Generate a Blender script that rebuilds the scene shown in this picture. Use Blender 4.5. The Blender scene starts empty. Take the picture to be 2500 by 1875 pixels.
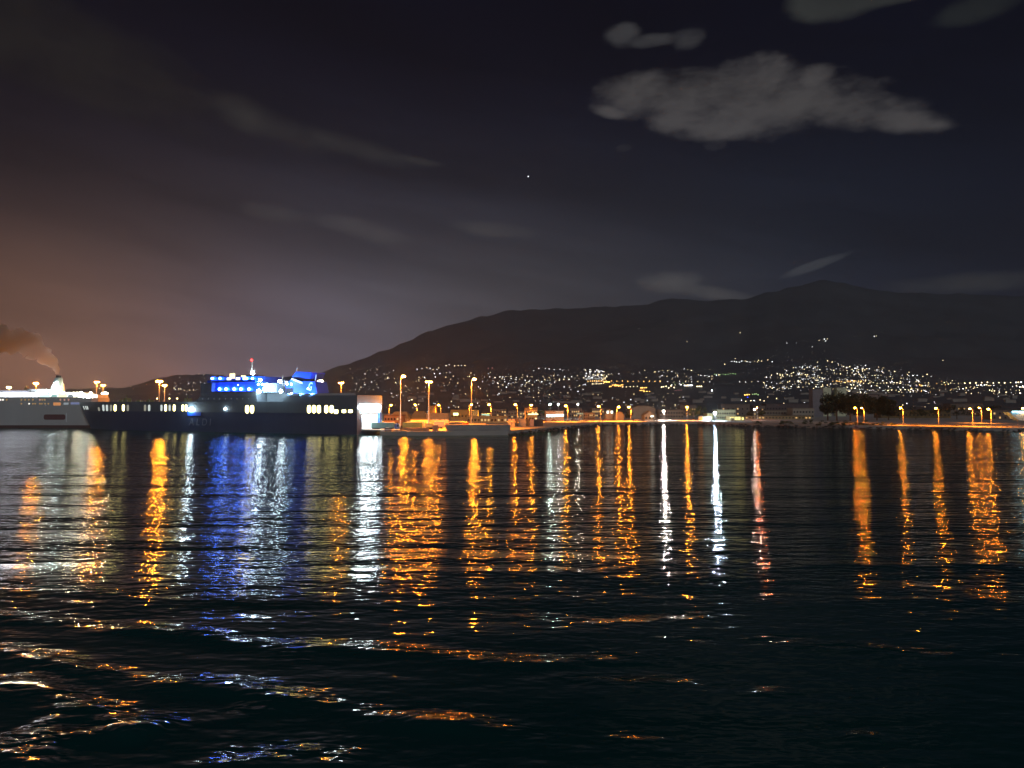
import bpy, math, random
from mathutils import Vector, Matrix, noise as mnoise

random.seed(7)
R = math.radians
scene = bpy.context.scene
col = scene.collection

# ------------------------------------------------------------------ camera
CAMZ, HOR, F = 16.0, 985.0, 1805.0          # eye height, horizon row and focal length in the 2500 px photograph
PITCH = math.atan((HOR - 937.5) / F)
cam_d = bpy.data.cameras.new('camera')
cam_d.sensor_width = 36; cam_d.lens = 26; cam_d.clip_start = 0.5; cam_d.clip_end = 80000
cam = bpy.data.objects.new('camera', cam_d); col.objects.link(cam)
cam.location = (0, 0, CAMZ); cam.rotation_euler = (R(90) + PITCH, 0, 0)
scene.camera = cam
scene.view_settings.view_transform = 'Standard'
scene.view_settings.look = 'None'
scene.view_settings.exposure = 0
scene.view_settings.gamma = 1
scene.cycles.use_denoising = True
scene.cycles.sample_clamp_indirect = 3
scene.cycles.sample_clamp_direct = 0
scene.cycles.max_bounces = 5
scene.cycles.diffuse_bounces = 2
scene.cycles.glossy_bounces = 3
scene.cycles.transmission_bounces = 2
scene.cycles.volume_bounces = 1
scene.cycles.use_light_tree = True
scene.cycles.use_adaptive_sampling = False
scene.cycles.volume_step_rate = 1.0
scene.cycles.volume_max_steps = 64

def X(px, Y): return (px - 1250.0) / F * Y
def Z(py, Y): return CAMZ - (py - HOR) / F * Y

# ------------------------------------------------------------------ node helper
class N:
    def __init__(s, tree): s.t = tree; s.n = tree.nodes; s.l = tree.links
    def new(s, typ, **k):
        n = s.n.new(typ)
        for a, b in k.items(): setattr(n, a, b)
        return n
    def put(s, sock, v):
        if isinstance(v, (int, float)): sock.default_value = v
        elif isinstance(v, (tuple, list)): sock.default_value = v
        else: s.l.new(v, sock)
    def m(s, op, a, b=0.0, c=0.0, clamp=False):
        n = s.n.new('ShaderNodeMath'); n.operation = op; n.use_clamp = clamp
        s.put(n.inputs[0], a); s.put(n.inputs[1], b); s.put(n.inputs[2], c)
        return n.outputs[0]
    def v(s, op, a, b=(0, 0, 0), sc=None):
        n = s.n.new('ShaderNodeVectorMath'); n.operation = op
        s.put(n.inputs[0], a)
        if op == 'SCALE': s.put(n.inputs['Scale'], sc)
        else: s.put(n.inputs[1], b)
        return n.outputs[0]
    def xyz(s, x, y, z):
        n = s.n.new('ShaderNodeCombineXYZ')
        s.put(n.inputs[0], x); s.put(n.inputs[1], y); s.put(n.inputs[2], z); return n.outputs[0]
    def sep(s, v):
        n = s.n.new('ShaderNodeSeparateXYZ'); s.put(n.inputs[0], v); return n.outputs
    def noise(s, vec, scale, detail=3, rough=0.55):
        n = s.n.new('ShaderNodeTexNoise'); s.put(n.inputs['Vector'], vec)
        n.inputs['Scale'].default_value = scale; n.inputs['Detail'].default_value = detail
        n.inputs['Roughness'].default_value = rough
        return n.outputs['Fac']
    def smooth(s, x, a, b):
        n = s.n.new('ShaderNodeMapRange'); n.interpolation_type = 'SMOOTHSTEP'
        s.put(n.inputs[0], x); n.inputs[1].default_value = a; n.inputs[2].default_value = b
        n.inputs[3].default_value = 0; n.inputs[4].default_value = 1
        return n.outputs[0]

# ------------------------------------------------------------------ world: night sky over a lit harbour
world = bpy.data.worlds.new('World'); scene.world = world; world.use_nodes = True
wt = N(world.node_tree); wt.n.clear()
def direction(px, py):
    a = PITCH - math.atan((py - 937.5) / F)
    return math.atan((px - 1250) / F), math.atan(math.tan(a) * math.cos(math.atan((px - 1250) / F)))
def build_world():
    w = wt
    tc = w.new('ShaderNodeTexCoord').outputs['Generated']
    x, y, z = w.sep(tc)
    az = w.m('ARCTAN2', x, y); el = w.m('ARCSINE', z)
    flat = w.xyz(az, w.m('MULTIPLY', el, 2.0), 0.0)
    def gauss(px, py, sx, sy):
        a0, e0 = direction(px, py)
        da = w.m('DIVIDE', w.m('SUBTRACT', az, a0), sx / F)
        de = w.m('DIVIDE', w.m('SUBTRACT', el, e0), sy / F)
        q = w.m('ADD', w.m('MULTIPLY', da, da), w.m('MULTIPLY', de, de))
        return w.m('EXPONENT', w.m('MULTIPLY', q, -1.0))
    total = None
    def add(col_, fac):
        nonlocal total
        t = w.v('SCALE', col_, sc=fac)
        total = t if total is None else w.v('ADD', total, t)
    # base fading upward
    up = w.m('EXPONENT', w.m('MULTIPLY', w.m('ABSOLUTE', el), -7.0))
    add((0.016, 0.019, 0.033), up)
    add((0.0008, 0.0010, 0.0048), 1.0)
    for px, py, sx, sy, c in SKY_GLOWS:
        add(c, gauss(px, py, sx, sy))
    # slow streaks of thin overcast in the lower sky
    veil = w.noise(w.xyz(w.m('ADD', w.m('MULTIPLY', az, 2.4), el), w.m('ADD', w.m('MULTIPLY', el, 13.0), w.m('MULTIPLY', az, 2.0)), 3.3), 1.0, 5, 0.55)
    total = w.v('SCALE', total, sc=w.m('ADD', 1.0, w.m('MULTIPLY', w.m('SUBTRACT', veil, 0.5), 1.5)))
    # fill glow added to the sky behind the viewer to brighten hulls and haze
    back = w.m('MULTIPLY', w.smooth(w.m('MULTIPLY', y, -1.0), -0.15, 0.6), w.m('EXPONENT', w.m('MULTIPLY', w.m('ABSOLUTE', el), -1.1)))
    add(BACK_FILL, back)
    # clouds: unions of ellipses broken up by noise
    n1 = w.m('SUBTRACT', w.noise(flat, 15, 6, 0.6), 0.5)
    n2 = w.m('SUBTRACT', w.noise(flat, 6, 3, 0.5), 0.5)
    n3 = w.m('SUBTRACT', w.noise(w.v('ADD', flat, (7, 3, 1)), 70, 4, 0.6), 0.5)
    wob = w.m('ADD', w.m('MULTIPLY', n1, 2.1), w.m('ADD', w.m('MULTIPLY', n2, 1.2), w.m('MULTIPLY', n3, 0.5)))
    for colr, soft, wobk, blobs in CLOUDS:
        f = None
        for px, py, rx, ry, sl in blobs:
            a0, e0 = direction(px, py)
            da = w.m('SUBTRACT', az, a0)
            de = w.m('SUBTRACT', w.m('SUBTRACT', el, e0), w.m('MULTIPLY', da, sl))
            q = w.m('ADD', w.m('POWER', w.m('DIVIDE', da, rx / F), 2), w.m('POWER', w.m('DIVIDE', de, ry / F), 2))
            g = w.m('SUBTRACT', 1.0, q)
            f = g if f is None else w.m('SMOOTH_MAX', f, g, 0.35)
        f = w.m('ADD', f, w.m('MULTIPLY', wob, wobk))
        mask = w.smooth(f, -0.08, soft)
        shade = w.m('ADD', 1.0, w.m('MULTIPLY', w.m('ADD', n2, n1), 0.6))
        fac = w.m('MULTIPLY', mask, shade)
        # a cloud hides part of the sky behind it and gives back its own light
        total = w.v('SCALE', total, sc=w.m('SUBTRACT', 1.0, w.m('MULTIPLY', mask, 0.35)))
        add(colr, fac)
    sky = w.new('ShaderNodeTexSky'); sky.sky_type = 'NISHITA'; sky.sun_disc = False
    sky.sun_elevation = R(-4); sky.sun_rotation = R(200)
    total = w.v('ADD', total, w.v('SCALE', sky.outputs[0], sc=0.0012))
    bg = w.new('ShaderNodeBackground'); w.l.new(total, bg.inputs[0]); bg.inputs[1].default_value = 1.0
    out = w.new('ShaderNodeOutputWorld'); w.l.new(bg.outputs[0], out.inputs[0])
BACK_FILL = (0.09, 0.095, 0.115)
SKY_GLOWS = [
    (-200, 970, 620, 230, (0.40, 0.17, 0.072)),      # sodium light over the port, left
    (200, 760, 500, 270, (0.036, 0.021, 0.014)),
    (700, 890, 330, 190, (0.040, 0.055, 0.110)),      # blue-white deck light over the ferries
    (1060, 860, 620, 250, (0.086, 0.086, 0.089)),
    (950, 560, 600, 220, (0.009, 0.0100, 0.016)),
    (1900, 640, 500, 250, (0.003, 0.006, 0.010)),
]
GREY = (0.064, 0.060, 0.058)
CLOUDS = [
    (GREY, 1.15, 0.8, [(1560, 232, 120, 55, 0), (1700, 235, 170, 60, 0), (1830, 215, 135, 72, 0), (1900, 262, 230, 66, 0),
                  (2085, 268, 150, 46, -.15), (2190, 290, 120, 32, -.25), (2255, 303, 70, 17, -.2), (1488, 272, 50, 18, -.2),
                  (1650, 292, 80, 36, 0), (1790, 312, 160, 30, 0), (2000, 190, 50, 30, 0)]),
    ((0.034, 0.034, 0.035), 1.2, 0.9, [(1522, 86, 48, 26, 0), (1600, 100, 90, 16, 0), (1682, 92, 48, 26, 0)]),
    ((0.026, 0.028, 0.024), 0.7, 0.4, [(2060, -8, 120, 48, 0), (2210, -22, 200, 26, 0)]),
    ((0.012, 0.014, 0.012), 0.9, 0.4, [(2400, 22, 90, 30, 0)]),
    ((0.010, 0.009, 0.006), 1.2, 0.5, [(100, 110, 420, 110, -.2)]),
    ((0.024, 0.023, 0.020), 1.7, 0.7, [(640, 300, 170, 46, -.28), (860, 360, 190, 30, -.2), (1010, 392, 90, 11, -.15)]),
    ((0.040, 0.038, 0.037), 1.7, 0.7, [(660, 520, 90, 26, -.1), (880, 560, 140, 26, -.2), (1200, 560, 130, 22, -.1)]),
    ((0.075, 0.072, 0.068), 1.5, 0.7, [(1640, 690, 90, 34, 0), (1740, 715, 100, 20, -.2)]),
    ((0.035, 0.038, 0.042), 0.9, 0.7, [(2000, 645, 90, 12, .3)]),
    ((0.036, 0.036, 0.032), 1.5, 0.6, [(2380, 690, 200, 26, 0)]),
    ((0.010, 0.010, 0.012), 0.6, 0.4, [(1524, 362, 22, 10, 0), (1750, 355, 30, 12, 0)]),
]
build_world()

# faint moonlight from behind the viewer
sun_d = bpy.data.lights.new('moon', 'SUN'); sun_d.energy = 0.42; sun_d.angle = R(0.5); sun_d.color = (0.86, 0.92, 1.0)
sun = bpy.data.objects.new('moon', sun_d); col.objects.link(sun)
sun.rotation_euler = (R(55), 0, R(20))

# ------------------------------------------------------------------ materials
MATS = {}
def mat(name, c, rough=0.7, var=0.25, scale=0.3, metal=0.0, spec=0.3, streak=False):
    if name in MATS: return MATS[name]
    m = bpy.data.materials.new(name); m.use_nodes = True
    w = N(m.node_tree); w.n.clear()
    pos = w.new('ShaderNodeTexCoord').outputs['Object']
    if streak: pos = w.v('MULTIPLY', pos, (1, 1, 0.15))
    f = w.m('ADD', w.m('MULTIPLY', w.m('SUBTRACT', w.noise(pos, scale, 5, 0.6), 0.5), var * 2.4), 1.0)
    colr = w.v('SCALE', tuple(c), sc=f)
    b = w.new('ShaderNodeBsdfPrincipled')
    w.l.new(colr, b.inputs['Base Color']); b.inputs['Roughness'].default_value = rough
    b.inputs['Metallic'].default_value = metal; b.inputs['Specular IOR Level'].default_value = spec
    o = w.new('ShaderNodeOutputMaterial'); w.l.new(b.outputs[0], o.inputs[0])
    MATS[name] = m
    return m
def glow(name, c, s, sample=True):
    key = name
    if key in MATS: return MATS[key]
    m = bpy.data.materials.new(name); m.use_nodes = True
    w = N(m.node_tree); w.n.clear()
    e = w.new('ShaderNodeEmission'); e.inputs[0].default_value = (*c, 1); e.inputs[1].default_value = s
    o = w.new('ShaderNodeOutputMaterial'); w.l.new(e.outputs[0], o.inputs[0])
    m.cycles.emission_sampling = 'FRONT' if sample else 'NONE'
    MATS[key] = m
    return m
SOD = (1.0, 0.27, 0.016)
WARM = (1.0, 0.62, 0.25)
COOL = (0.80, 0.95, 1.0)
BLUE = (0.12, 0.36, 1.0)

# ------------------------------------------------------------------ mesh helper
class MB:
    def __init__(s): s.v = []; s.f = []
    def add(s, vs, fs):
        o = len(s.v); s.v += [tuple(p) for p in vs]; s.f += [tuple(i + o for i in f) for f in fs]; return s
    def box(s, x0, x1, y0, y1, z0, z1):
        return s.add([(x0, y0, z0), (x1, y0, z0), (x1, y1, z0), (x0, y1, z0), (x0, y0, z1), (x1, y0, z1), (x1, y1, z1), (x0, y1, z1)],
                     [(0, 3, 2, 1), (4, 5, 6, 7), (0, 1, 5, 4), (1, 2, 6, 5), (2, 3, 7, 6), (3, 0, 4, 7)])
    def prism(s, poly, y0, y1):                 # poly in (x, z), extruded along y
        n = len(poly)
        vs = [(p[0], y0, p[1]) for p in poly] + [(p[0], y1, p[1]) for p in poly]
        return s.add(vs, [tuple(range(n)), tuple(range(2 * n - 1, n - 1, -1))] + [(i, i + n, (i + 1) % n + n, (i + 1) % n) for i in range(n)])
    def prism_x(s, poly, x0, x1):               # poly in (y, z), extruded along x
        n = len(poly)
        vs = [(x0, p[0], p[1]) for p in poly] + [(x1, p[0], p[1]) for p in poly]
        return s.add(vs, [tuple(range(n)), tuple(range(2 * n - 1, n - 1, -1))] + [(i, i + n, (i + 1) % n + n, (i + 1) % n) for i in range(n)])
    def cyl(s, p, q, r0, r1=None, n=8):
        r1 = r0 if r1 is None else r1
        p, q = Vector(p), Vector(q); d = (q - p).normalized()
        a = d.orthogonal().normalized(); b = d.cross(a)
        vs = []
        for c, r in ((p, r0), (q, r1)):
            for i in range(n):
                t = 2 * math.pi * i / n
                vs.append(c + a * r * math.cos(t) + b * r * math.sin(t))
        return s.add(vs, [tuple(range(n - 1, -1, -1)), tuple(range(n, 2 * n))] + [(i, (i + 1) % n, (i + 1) % n + n, i + n) for i in range(n)])
    def ball(s, c, rx, ry=None, rz=None, n=8, m=5):
        ry = rx if ry is None else ry; rz = rx if rz is None else rz
        vs = [(c[0], c[1], c[2] + rz)]
        for j in range(1, m):
            t = math.pi * j / m
            for i in range(n):
                u = 2 * math.pi * i / n
                vs.append((c[0] + rx * math.sin(t) * math.cos(u), c[1] + ry * math.sin(t) * math.sin(u), c[2] + rz * math.cos(t)))
        vs.append((c[0], c[1], c[2] - rz))
        fs = [(0, 1 + i, 1 + (i + 1) % n) for i in range(n)]
        for j in range(m - 2):
            for i in range(n):
                a = 1 + j * n + i; b = 1 + j * n + (i + 1) % n
                fs.append((a, a + n, b + n, b))
        L = len(vs) - 1; o = 1 + (m - 2) * n
        fs += [(L, o + (i + 1) % n, o + i) for i in range(n)]
        return s.add(vs, fs)
    def build(s, name, material, parent=None, smooth=False):
        me = bpy.data.meshes.new(name); me.from_pydata(s.v, [], s.f); me.update()
        me.materials.append(material)
        if smooth:
            for p in me.polygons: p.use_smooth = True
        o = bpy.data.objects.new(name, me); col.objects.link(o)
        if parent: o.parent = parent
        return o

def tag(o, label=None, cat=None, group=None, kind=None):
    if label: o['label'] = label
    if cat: o['category'] = cat
    if group: o['group'] = group
    if kind: o['kind'] = kind
    return o
def thing(name, label, cat, loc=(0, 0, 0), rz=0.0, group=None):
    o = bpy.data.objects.new(name, None); col.objects.link(o)
    o.empty_display_size = 1; o.location = loc; o.rotation_euler = (0, 0, rz)
    return tag(o, label, cat, group)
def dup(root, loc, rz=None, label=None, group=None):
    r = root.copy(); col.objects.link(r); r.location = loc
    if rz is not None: r.rotation_euler = (0, 0, rz)
    if label: r['label'] = label
    if group: r['group'] = group
    for ch in list(root.children):
        c = ch.copy(); col.objects.link(c); c.parent = r
        for g in ch.children:
            d = g.copy(); col.objects.link(d); d.parent = c
    return r

GZ = 2.2      # level of the quays

# ------------------------------------------------------------------ water
WAKES = [  # polylines in (px, py, strength, width)
    [(-700, 1425), (0, 1432), (300, 1448), (620, 1450)],
    [(-900, 1470), (0, 1502), (250, 1530), (480, 1545), (640, 1575), (760, 1620)],
    [(560, 1560), (800, 1575), (1000, 1590), (1250, 1612), (1700, 1600)],
    [(-700, 1550), (0, 1580), (220, 1640), (380, 1665), (560, 1670), (700, 1700), (880, 1740), (1150, 1765), (1400, 1815)],
    [(-500, 1640), (60, 1690), (260, 1740), (420, 1790)],
    [(1900, 1570), (2250, 1590), (2700, 1610)],
    [(1300, 1655), (1650, 1665), (1950, 1700)],
    [(1200, 1500), (1500, 1515), (1750, 1500)],
    [(450, 1860), (700, 1840), (900, 1850)],
    [(170, 1800), (260, 1778), (380, 1790)], [(0, 1655), (90, 1668), (200, 1715)], [(-40, 1800), (50, 1850), (110, 1872)],
    [(120, 1745), (200, 1738), (300, 1720)], [(280, 1790), (350, 1765), (420, 1775)], [(560, 1735), (640, 1722), (700, 1730)],
    [(1480, 1800), (1580, 1812), (1650, 1815)], [(2060, 1780), (2110, 1795), (2160, 1790)], [(60, 1770), (120, 1785), (170, 1830)],
    [(1650, 1560), (1800, 1566), (1950, 1560)],
]
WAKE_A = [0.10, 0.24, 0.18, 0.24, 0.18, 0.10, 0.09, 0.06, 0.15,
          0.16, 0.14, 0.16, 0.13, 0.15, 0.13, 0.10, 0.10, 0.14, 0.05]
def ground_pt(px, py):
    Y = CAMZ * F / (py - HOR); return X(px, Y), Y
WP = [[ground_pt(*p) for p in line] for line in WAKES]
def wake_at(x, y):
    h = 0.0; c = 0.0
    for line, a in zip(WP, WAKE_A):
        best = 1e9; side = 0; tt = 0
        for i in range(len(line) - 1):
            ax, ay = line[i]; bx, by = line[i + 1]
            dx, dy = bx - ax, by - ay; q = dx * dx + dy * dy
            t = max(0, min(1, ((x - ax) * dx + (y - ay) * dy) / q))
            ex, ey = x - ax - t * dx, y - ay - t * dy
            d = math.hypot(ex, ey)
            if d < abs(best):
                best = d; side = 1 if (dx * ey - dy * ex) > 0 else -1
                tt = (i + t) / (len(line) - 1)
        s = best * side
        brk = 0.55 + 0.9 * mnoise.noise(Vector((x * 0.16, y * 0.16, a * 50)))
        fade = min(1, 6 * (1 - tt) + 0.1) * min(1, 6 * tt + 0.1)
        wd = 1.15
        h += a * 1.4 * fade * max(0, brk) * math.exp(-(s / wd) ** 2) * (1 if s > -3 else 0)
        c += fade * max(0, brk) * math.exp(-((s - 0.6) / 1.0) ** 2)
    return h, min(1.0, c)
def build_water():
    def axis(parts):
        out = []
        for a, b, n in parts:
            out += [a + (b - a) * i / n for i in range(n)]
        out.append(parts[-1][1]); return out
    xs = axis([(-9000, -400, 6), (-400, -80, 16), (-80, -46, 24), (-46, 40, 210), (40, 80, 30), (80, 400, 16), (400, 9000, 6)])
    ys = axis([(-600, 8, 8), (8, 28, 40), (28, 75, 170), (75, 110, 40), (110, 700, 20), (700, 1500, 3)])
    vs, chop = [], []
    for y in ys:
        for x in xs:
            h = c = 0.0
            if -75 < x < 75 and 15 < y < 105:
                h, c = wake_at(x, y)
                h += 0.07 * mnoise.noise(Vector((x * 0.09, y * 0.2, 3)))* min(1, (105 - y) / 20) * min(1, (75 - abs(x)) / 20)
            vs.append((x, y, h)); chop.append(c)
    nx = len(xs); fs = [(j * nx + i, j * nx + i + 1, (j + 1) * nx + i + 1, (j + 1) * nx + i) for j in range(len(ys) - 1) for i in range(nx - 1)]
    m = bpy.data.materials.new('sea_water'); m.use_nodes = True
    w = N(m.node_tree); w.n.clear()
    geo = w.new('ShaderNodeNewGeometry')
    pos = geo.outputs['Position']; px, py, pz = w.sep(pos)
    att = w.new('ShaderNodeAttribute', attribute_name='chop').outputs['Fac']
    layers = [  # metres per noise cell across / along, slope strength, detail
        ((2.4, 1.1), WAVE[0], 2.0, 0.10),
        ((0.75, 0.42), WAVE[1], 1.0, 0.05),
        ((17.0, 4.4), WAVE[2], 1.0, 0.3),
        ((75.0, 13.0), WAVE[3], 1.0, 0.8),
    ]
    sx = sy = None
    patch = w.smooth(w.noise(w.xyz(w.m('MULTIPLY', px, 0.03), w.m('MULTIPLY', py, 0.055), 5.0), 1.0, 2, 0.5), 0.33, 0.66)
    far = w.smooth(py, 44.0, 84.0)
    amp = w.m('ADD', w.m('ADD', 0.34, w.m('MULTIPLY', far, 0.66)), w.m('ADD', w.m('MULTIPLY', att, 2.6), w.m('MULTIPLY', patch, 0.15)))
    for (lx, ly), s, det, eps in layers:
        def H(ox, oy):
            v = w.xyz(w.m('DIVIDE', w.m('ADD', px, ox), lx), w.m('DIVIDE', w.m('ADD', py, oy), ly), 0.37 * det + lx)
            n = w.new('ShaderNodeTexNoise'); n.noise_dimensions = '3D'
            w.l.new(v, n.inputs['Vector']); n.inputs['Scale'].default_value = 1; n.inputs['Detail'].default_value = det
            n.inputs['Roughness'].default_value = 0.5
            return n.outputs['Fac']
        h0, hx, hy = H(0, 0), H(eps, 0), H(0, eps)
        k = s * ly / eps
        ax = w.m('MULTIPLY', w.m('SUBTRACT', hx, h0), k * 0.75); ay = w.m('MULTIPLY', w.m('SUBTRACT', hy, h0), k)
        sx = ax if sx is None else w.m('ADD', sx, ax); sy = ay if sy is None else w.m('ADD', sy, ay)
    nrm = w.v('NORMALIZE', w.v('SUBTRACT', geo.outputs['Normal'], w.xyz(w.m('MULTIPLY', sx, amp), w.m('MULTIPLY', sy, amp), 0.0)))
    gl = w.new('ShaderNodeBsdfGlossy'); gl.distribution = 'BECKMANN'; gl.inputs['Roughness'].default_value = 0.095; w.l.new(nrm, gl.inputs['Normal'])
    di = w.new('ShaderNodeBsdfDiffuse'); di.inputs['Color'].default_value = (0.003, 0.042, 0.040, 1)
    fr = w.new('ShaderNodeFresnel'); fr.inputs['IOR'].default_value = 1.34; w.l.new(nrm, fr.inputs['Normal'])
    mx = w.new('ShaderNodeMixShader'); w.l.new(fr.outputs[0], mx.inputs[0]); w.l.new(di.outputs[0], mx.inputs[1]); w.l.new(gl.outputs[0], mx.inputs[2])
    o = w.new('ShaderNodeOutputMaterial'); w.l.new(mx.outputs[0], o.inputs[0])
    mb = MB(); mb.v = vs; mb.f = fs
    ob = mb.build('water', m, smooth=True)
    a = ob.data.attributes.new('chop', 'FLOAT', 'POINT'); a.data.foreach_set('value', chop)
    tag(ob, 'dark rippled harbour water streaked with coloured light', kind='structure')
WAVE = (0.23, 0.10, 0.115, 0.095)
build_water()

# ------------------------------------------------------------------ land
SHORE = [(-3000, 560), (-420, 520), (-262, 489), (-190, 456), (-62, 398), (-58, 393), (-66, 370), (-52, 366), (-2, 373), (11, 405), (33.5, 464), (63, 543),
         (78, 548), (93, 536), (115, 560), (141, 564), (171, 516), (200, 481), (241, 457), (271, 426), (290, 419), (350, 407), (700, 380), (3000, 330)]
def build_land():
    vs = []; fs = []
    n = len(SHORE)
    for x, y in SHORE: vs.append((x, y, GZ))
    for x, y in SHORE: vs.append((x, y, -1.5))
    back = []
    for x, y in SHORE: vs.append((x * 2.2 if abs(x) < 1000 else x, 1000, GZ))
    for i in range(n - 1):
        fs.append((i, i + 1, i + 1 + 2 * n, i + 2 * n)); fs.append((i + n, i + n + 1, i + 1, i))
    mb = MB(); mb.v = vs; mb.f = fs
    m = mat('quay_concrete', (0.42, 0.38, 0.33), 0.9, 0.30, 0.05)
    tag(mb.build('quay_ground', m), 'pale concrete quay and waterfront', kind='structure')
build_land()

RIDGE = [(-900, 962), (0, 957), (300, 946), (430, 916), (520, 915), (640, 926), (760, 915), (850, 888), (930, 860), (1000, 830), (1050, 806), (1180, 772), (1250, 757), (1400, 752), (1500, 748), (1560, 745), (1640, 727),
         (1700, 733), (1820, 731), (1880, 712), (1950, 697), (2010, 682), (2060, 690), (2130, 706), (2200, 713), (2350, 717), (2500, 722), (3400, 740)]
def ridge_py(px):
    if px <= RIDGE[0][0]: return RIDGE[0][1]
    for (a, b), (c, d) in zip(RIDGE, RIDGE[1:]):
        if a <= px <= c:
            t = (px - a) / (c - a); t = t * t * (3 - 2 * t) * 0.5 + t * 0.5
            return b + (d - b) * t
    return RIDGE[-1][1]
RY = 6200.0
def terrain_z(px, Y):
    zr = Z(ridge_py(px), RY)
    x = X(px, Y)
    if Y <= RY:
        t = max(0.0, (Y - 1000) / (RY - 1000))
        z = 1.6 + (zr - 1.6) * (0.045 * t + 0.955 * t ** 2.35)
        k = 4 * t * (1 - t)
        z += k * t * 95 * mnoise.fractal(Vector((x / 620, Y / 620, 2.0)), 1.0, 2.0, 4)
    else:
        t = (Y - RY) / 3000
        z = zr * (1 - 0.5 * t)
    z += min(1, max(0, (Y - 3000) / 2500)) * 14 * mnoise.fractal(Vector((x / 120, Y / 160, 8.0)), 1.0, 2.0, 3)
    return z
def build_hills():
    rows = [960 + 60 * i for i in range(20)] + [2160 + 90 * i for i in range(45)] + [6200, 6300, 6500, 7000, 8000, 9000]
    cols = [-2600 + 100 * i for i in range(26)] + [12 * i for i in range(209)] + [2508 + 120 * i for i in range(20)]
    vs = [(X(p, Y), Y, terrain_z(p, Y)) for Y in rows for p in cols]
    n = len(cols)
    fs = [(j * n + i, j * n + i + 1, (j + 1) * n + i + 1, (j + 1) * n + i) for j in range(len(rows) - 1) for i in range(n - 1)]
    mb = MB(); mb.v = vs; mb.f = fs
    tag(mb.build('hills', mat('hillside_scrub', (0.085, 0.092, 0.100), 0.95, 0.45, 0.004), smooth=True), 'dark wooded mountains behind the town', kind='structure')
build_hills()
def on_terrain(px, py, y0=1000.0):
    k = (HOR - py) / F; Y = y0
    while Y < 6150:
        if terrain_z(px, Y) >= CAMZ + k * Y: return (X(px, Y), Y, terrain_z(px, Y))
        Y += 25
    return None

# ------------------------------------------------------------------ lamps along the quays
SPOT = 42000.0
M_POLE = mat('lamp_pole_steel', (0.42, 0.40, 0.37), 0.6, 0.15, 1.0)
def street_lamp(px, py, Y, label, kind='street', power=1.0, colr=SOD, cname='sodium', r=0.55, side=1, group=None, gz=GZ):
    x = X(px, Y); z = Z(py, Y)
    root = thing('street_lamp', label, 'street lamp', (x, Y, gz), 0, group)
    h = z - gz
    if colr == SOD or power > 3:
        sd = bpy.data.lights.new('lamp_light', 'SPOT'); sd.spot_size = R(140); sd.spot_blend = .6; sd.shadow_soft_size = .6
        sd.color = colr; sd.energy = SPOT * (2.2 if h < 20 else 3.6) * (0.5 + 0.25 * min(power, 4)) * (0.6 if px > 2050 else 1)
        so = bpy.data.objects.new('lamp_light', sd); col.objects.link(so); so.parent = root; so.location = (0, 0, h - 1.2)
    g = glow(f'lamp_{cname}_{power:g}_{r:g}', colr, power * (250.0 if colr == SOD else 230.0) / (r * r), True)
    if kind == 'mast':      # tall harbour mast with a row of floodlights
        MB().cyl((0, 0, 0), (0, 0, h - .3), 0.42, 0.22, 8).build('pole', M_POLE, root)
        MB().box(-1.7, 1.7, -.12, .12, h - .15, h + .1).build('crossbar', M_POLE, root)
        for dx in (-1.1, 0.0, 1.1):
            MB().box(dx - .5, dx + .5, -.45, .45, h + .12, h + .3).build('lamp_housing', M_POLE, root)
            MB().ball((dx, -.1, h - .38), r, r * .8, r * .42, 8, 4).build('lamp_head', g, root)
    elif kind == 'arm':     # one bowl on a bracket
        MB().cyl((-side * 1.6, 0, 0), (-side * 1.6, 0, h - .6), 0.24, 0.14, 8).build('pole', M_POLE, root)
        MB().cyl((-side * 1.6, 0, h - .6), (0, 0, h + .25), 0.11, 0.08, 6).build('arm', M_POLE, root)
        MB().ball((0, 0, h), r, r * .8, r * .55, 8, 4).build('lamp_head', g, root)
    else:
        MB().cyl((0, 0, 0), (0, 0, h), 0.17, 0.10, 8).build('pole', M_POLE, root)
        MB().ball((0, 0, h), r, r, r * .7, 8, 4).build('lamp_head', g, root)
    return root
ROW = 'orange street lamps along the waterfront'
street_lamp(88, 935, 560, 'bright orange mast lamp behind the white ferry left of its funnel', 'mast', 6.5)
street_lamp(22, 945, 620, 'white-orange lamp behind the white ferry at the left edge of the photo', 'mast', 1.2, WARM, 'warm')
street_lamp(236, 932, 600, 'orange mast lamp, taller of the pair between the two ferries', 'mast', 6.0)
street_lamp(252, 940, 640, 'orange mast lamp, lower of the pair between the two ferries', 'mast', 1.6)
street_lamp(389, 930, 520, 'brightest and largest orange mast lamp, behind the bow of the dark ferry', 'mast', 9.0, SOD, 'sodium', 1.25)
street_lamp(402, 940, 560, 'orange mast lamp just right of the brightest one', 'mast', 2.2)
street_lamp(833, 934, 470, 'orange mast lamp with a wide head behind the stern of the dark ferry', 'mast', 2.6)
street_lamp(782, 929, 500, 'pale yellow floodlight mast just right of the blue funnel', 'mast', 2.2, WARM, 'warm')
street_lamp(985, 919, 402, 'tall orange mast lamp on the quay, nearest to the ferry stern', 'arm', 8, SOD, 'sodium', 1.0)
street_lamp(1047, 931, 398, 'tall mast with a double yellow-orange head behind the green trailer', 'mast', 2.6, SOD, 'sodium', .7)
street_lamp(1158, 926, 405, 'tall slim mast lamp above the grey concrete wall', 'arm', 6.5, SOD, 'sodium', .95)
small = [(955, 989, 1.0), (1014, 989, 1.0), (1071, 989, 0.9), (1151, 988, 1.7), (1194, 988, 2.0), (1258, 988, 2.0), (1297, 989, 1.8), (1381, 991, 2.0), (1461, 992, 1.6), (1510, 994, 1.5), (1535, 994, 1.9)]
ordn = ['first', 'second', 'third', 'fourth', 'fifth', 'sixth', 'seventh', 'eighth', 'ninth', 'tenth', 'eleventh', 'twelfth']
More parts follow.
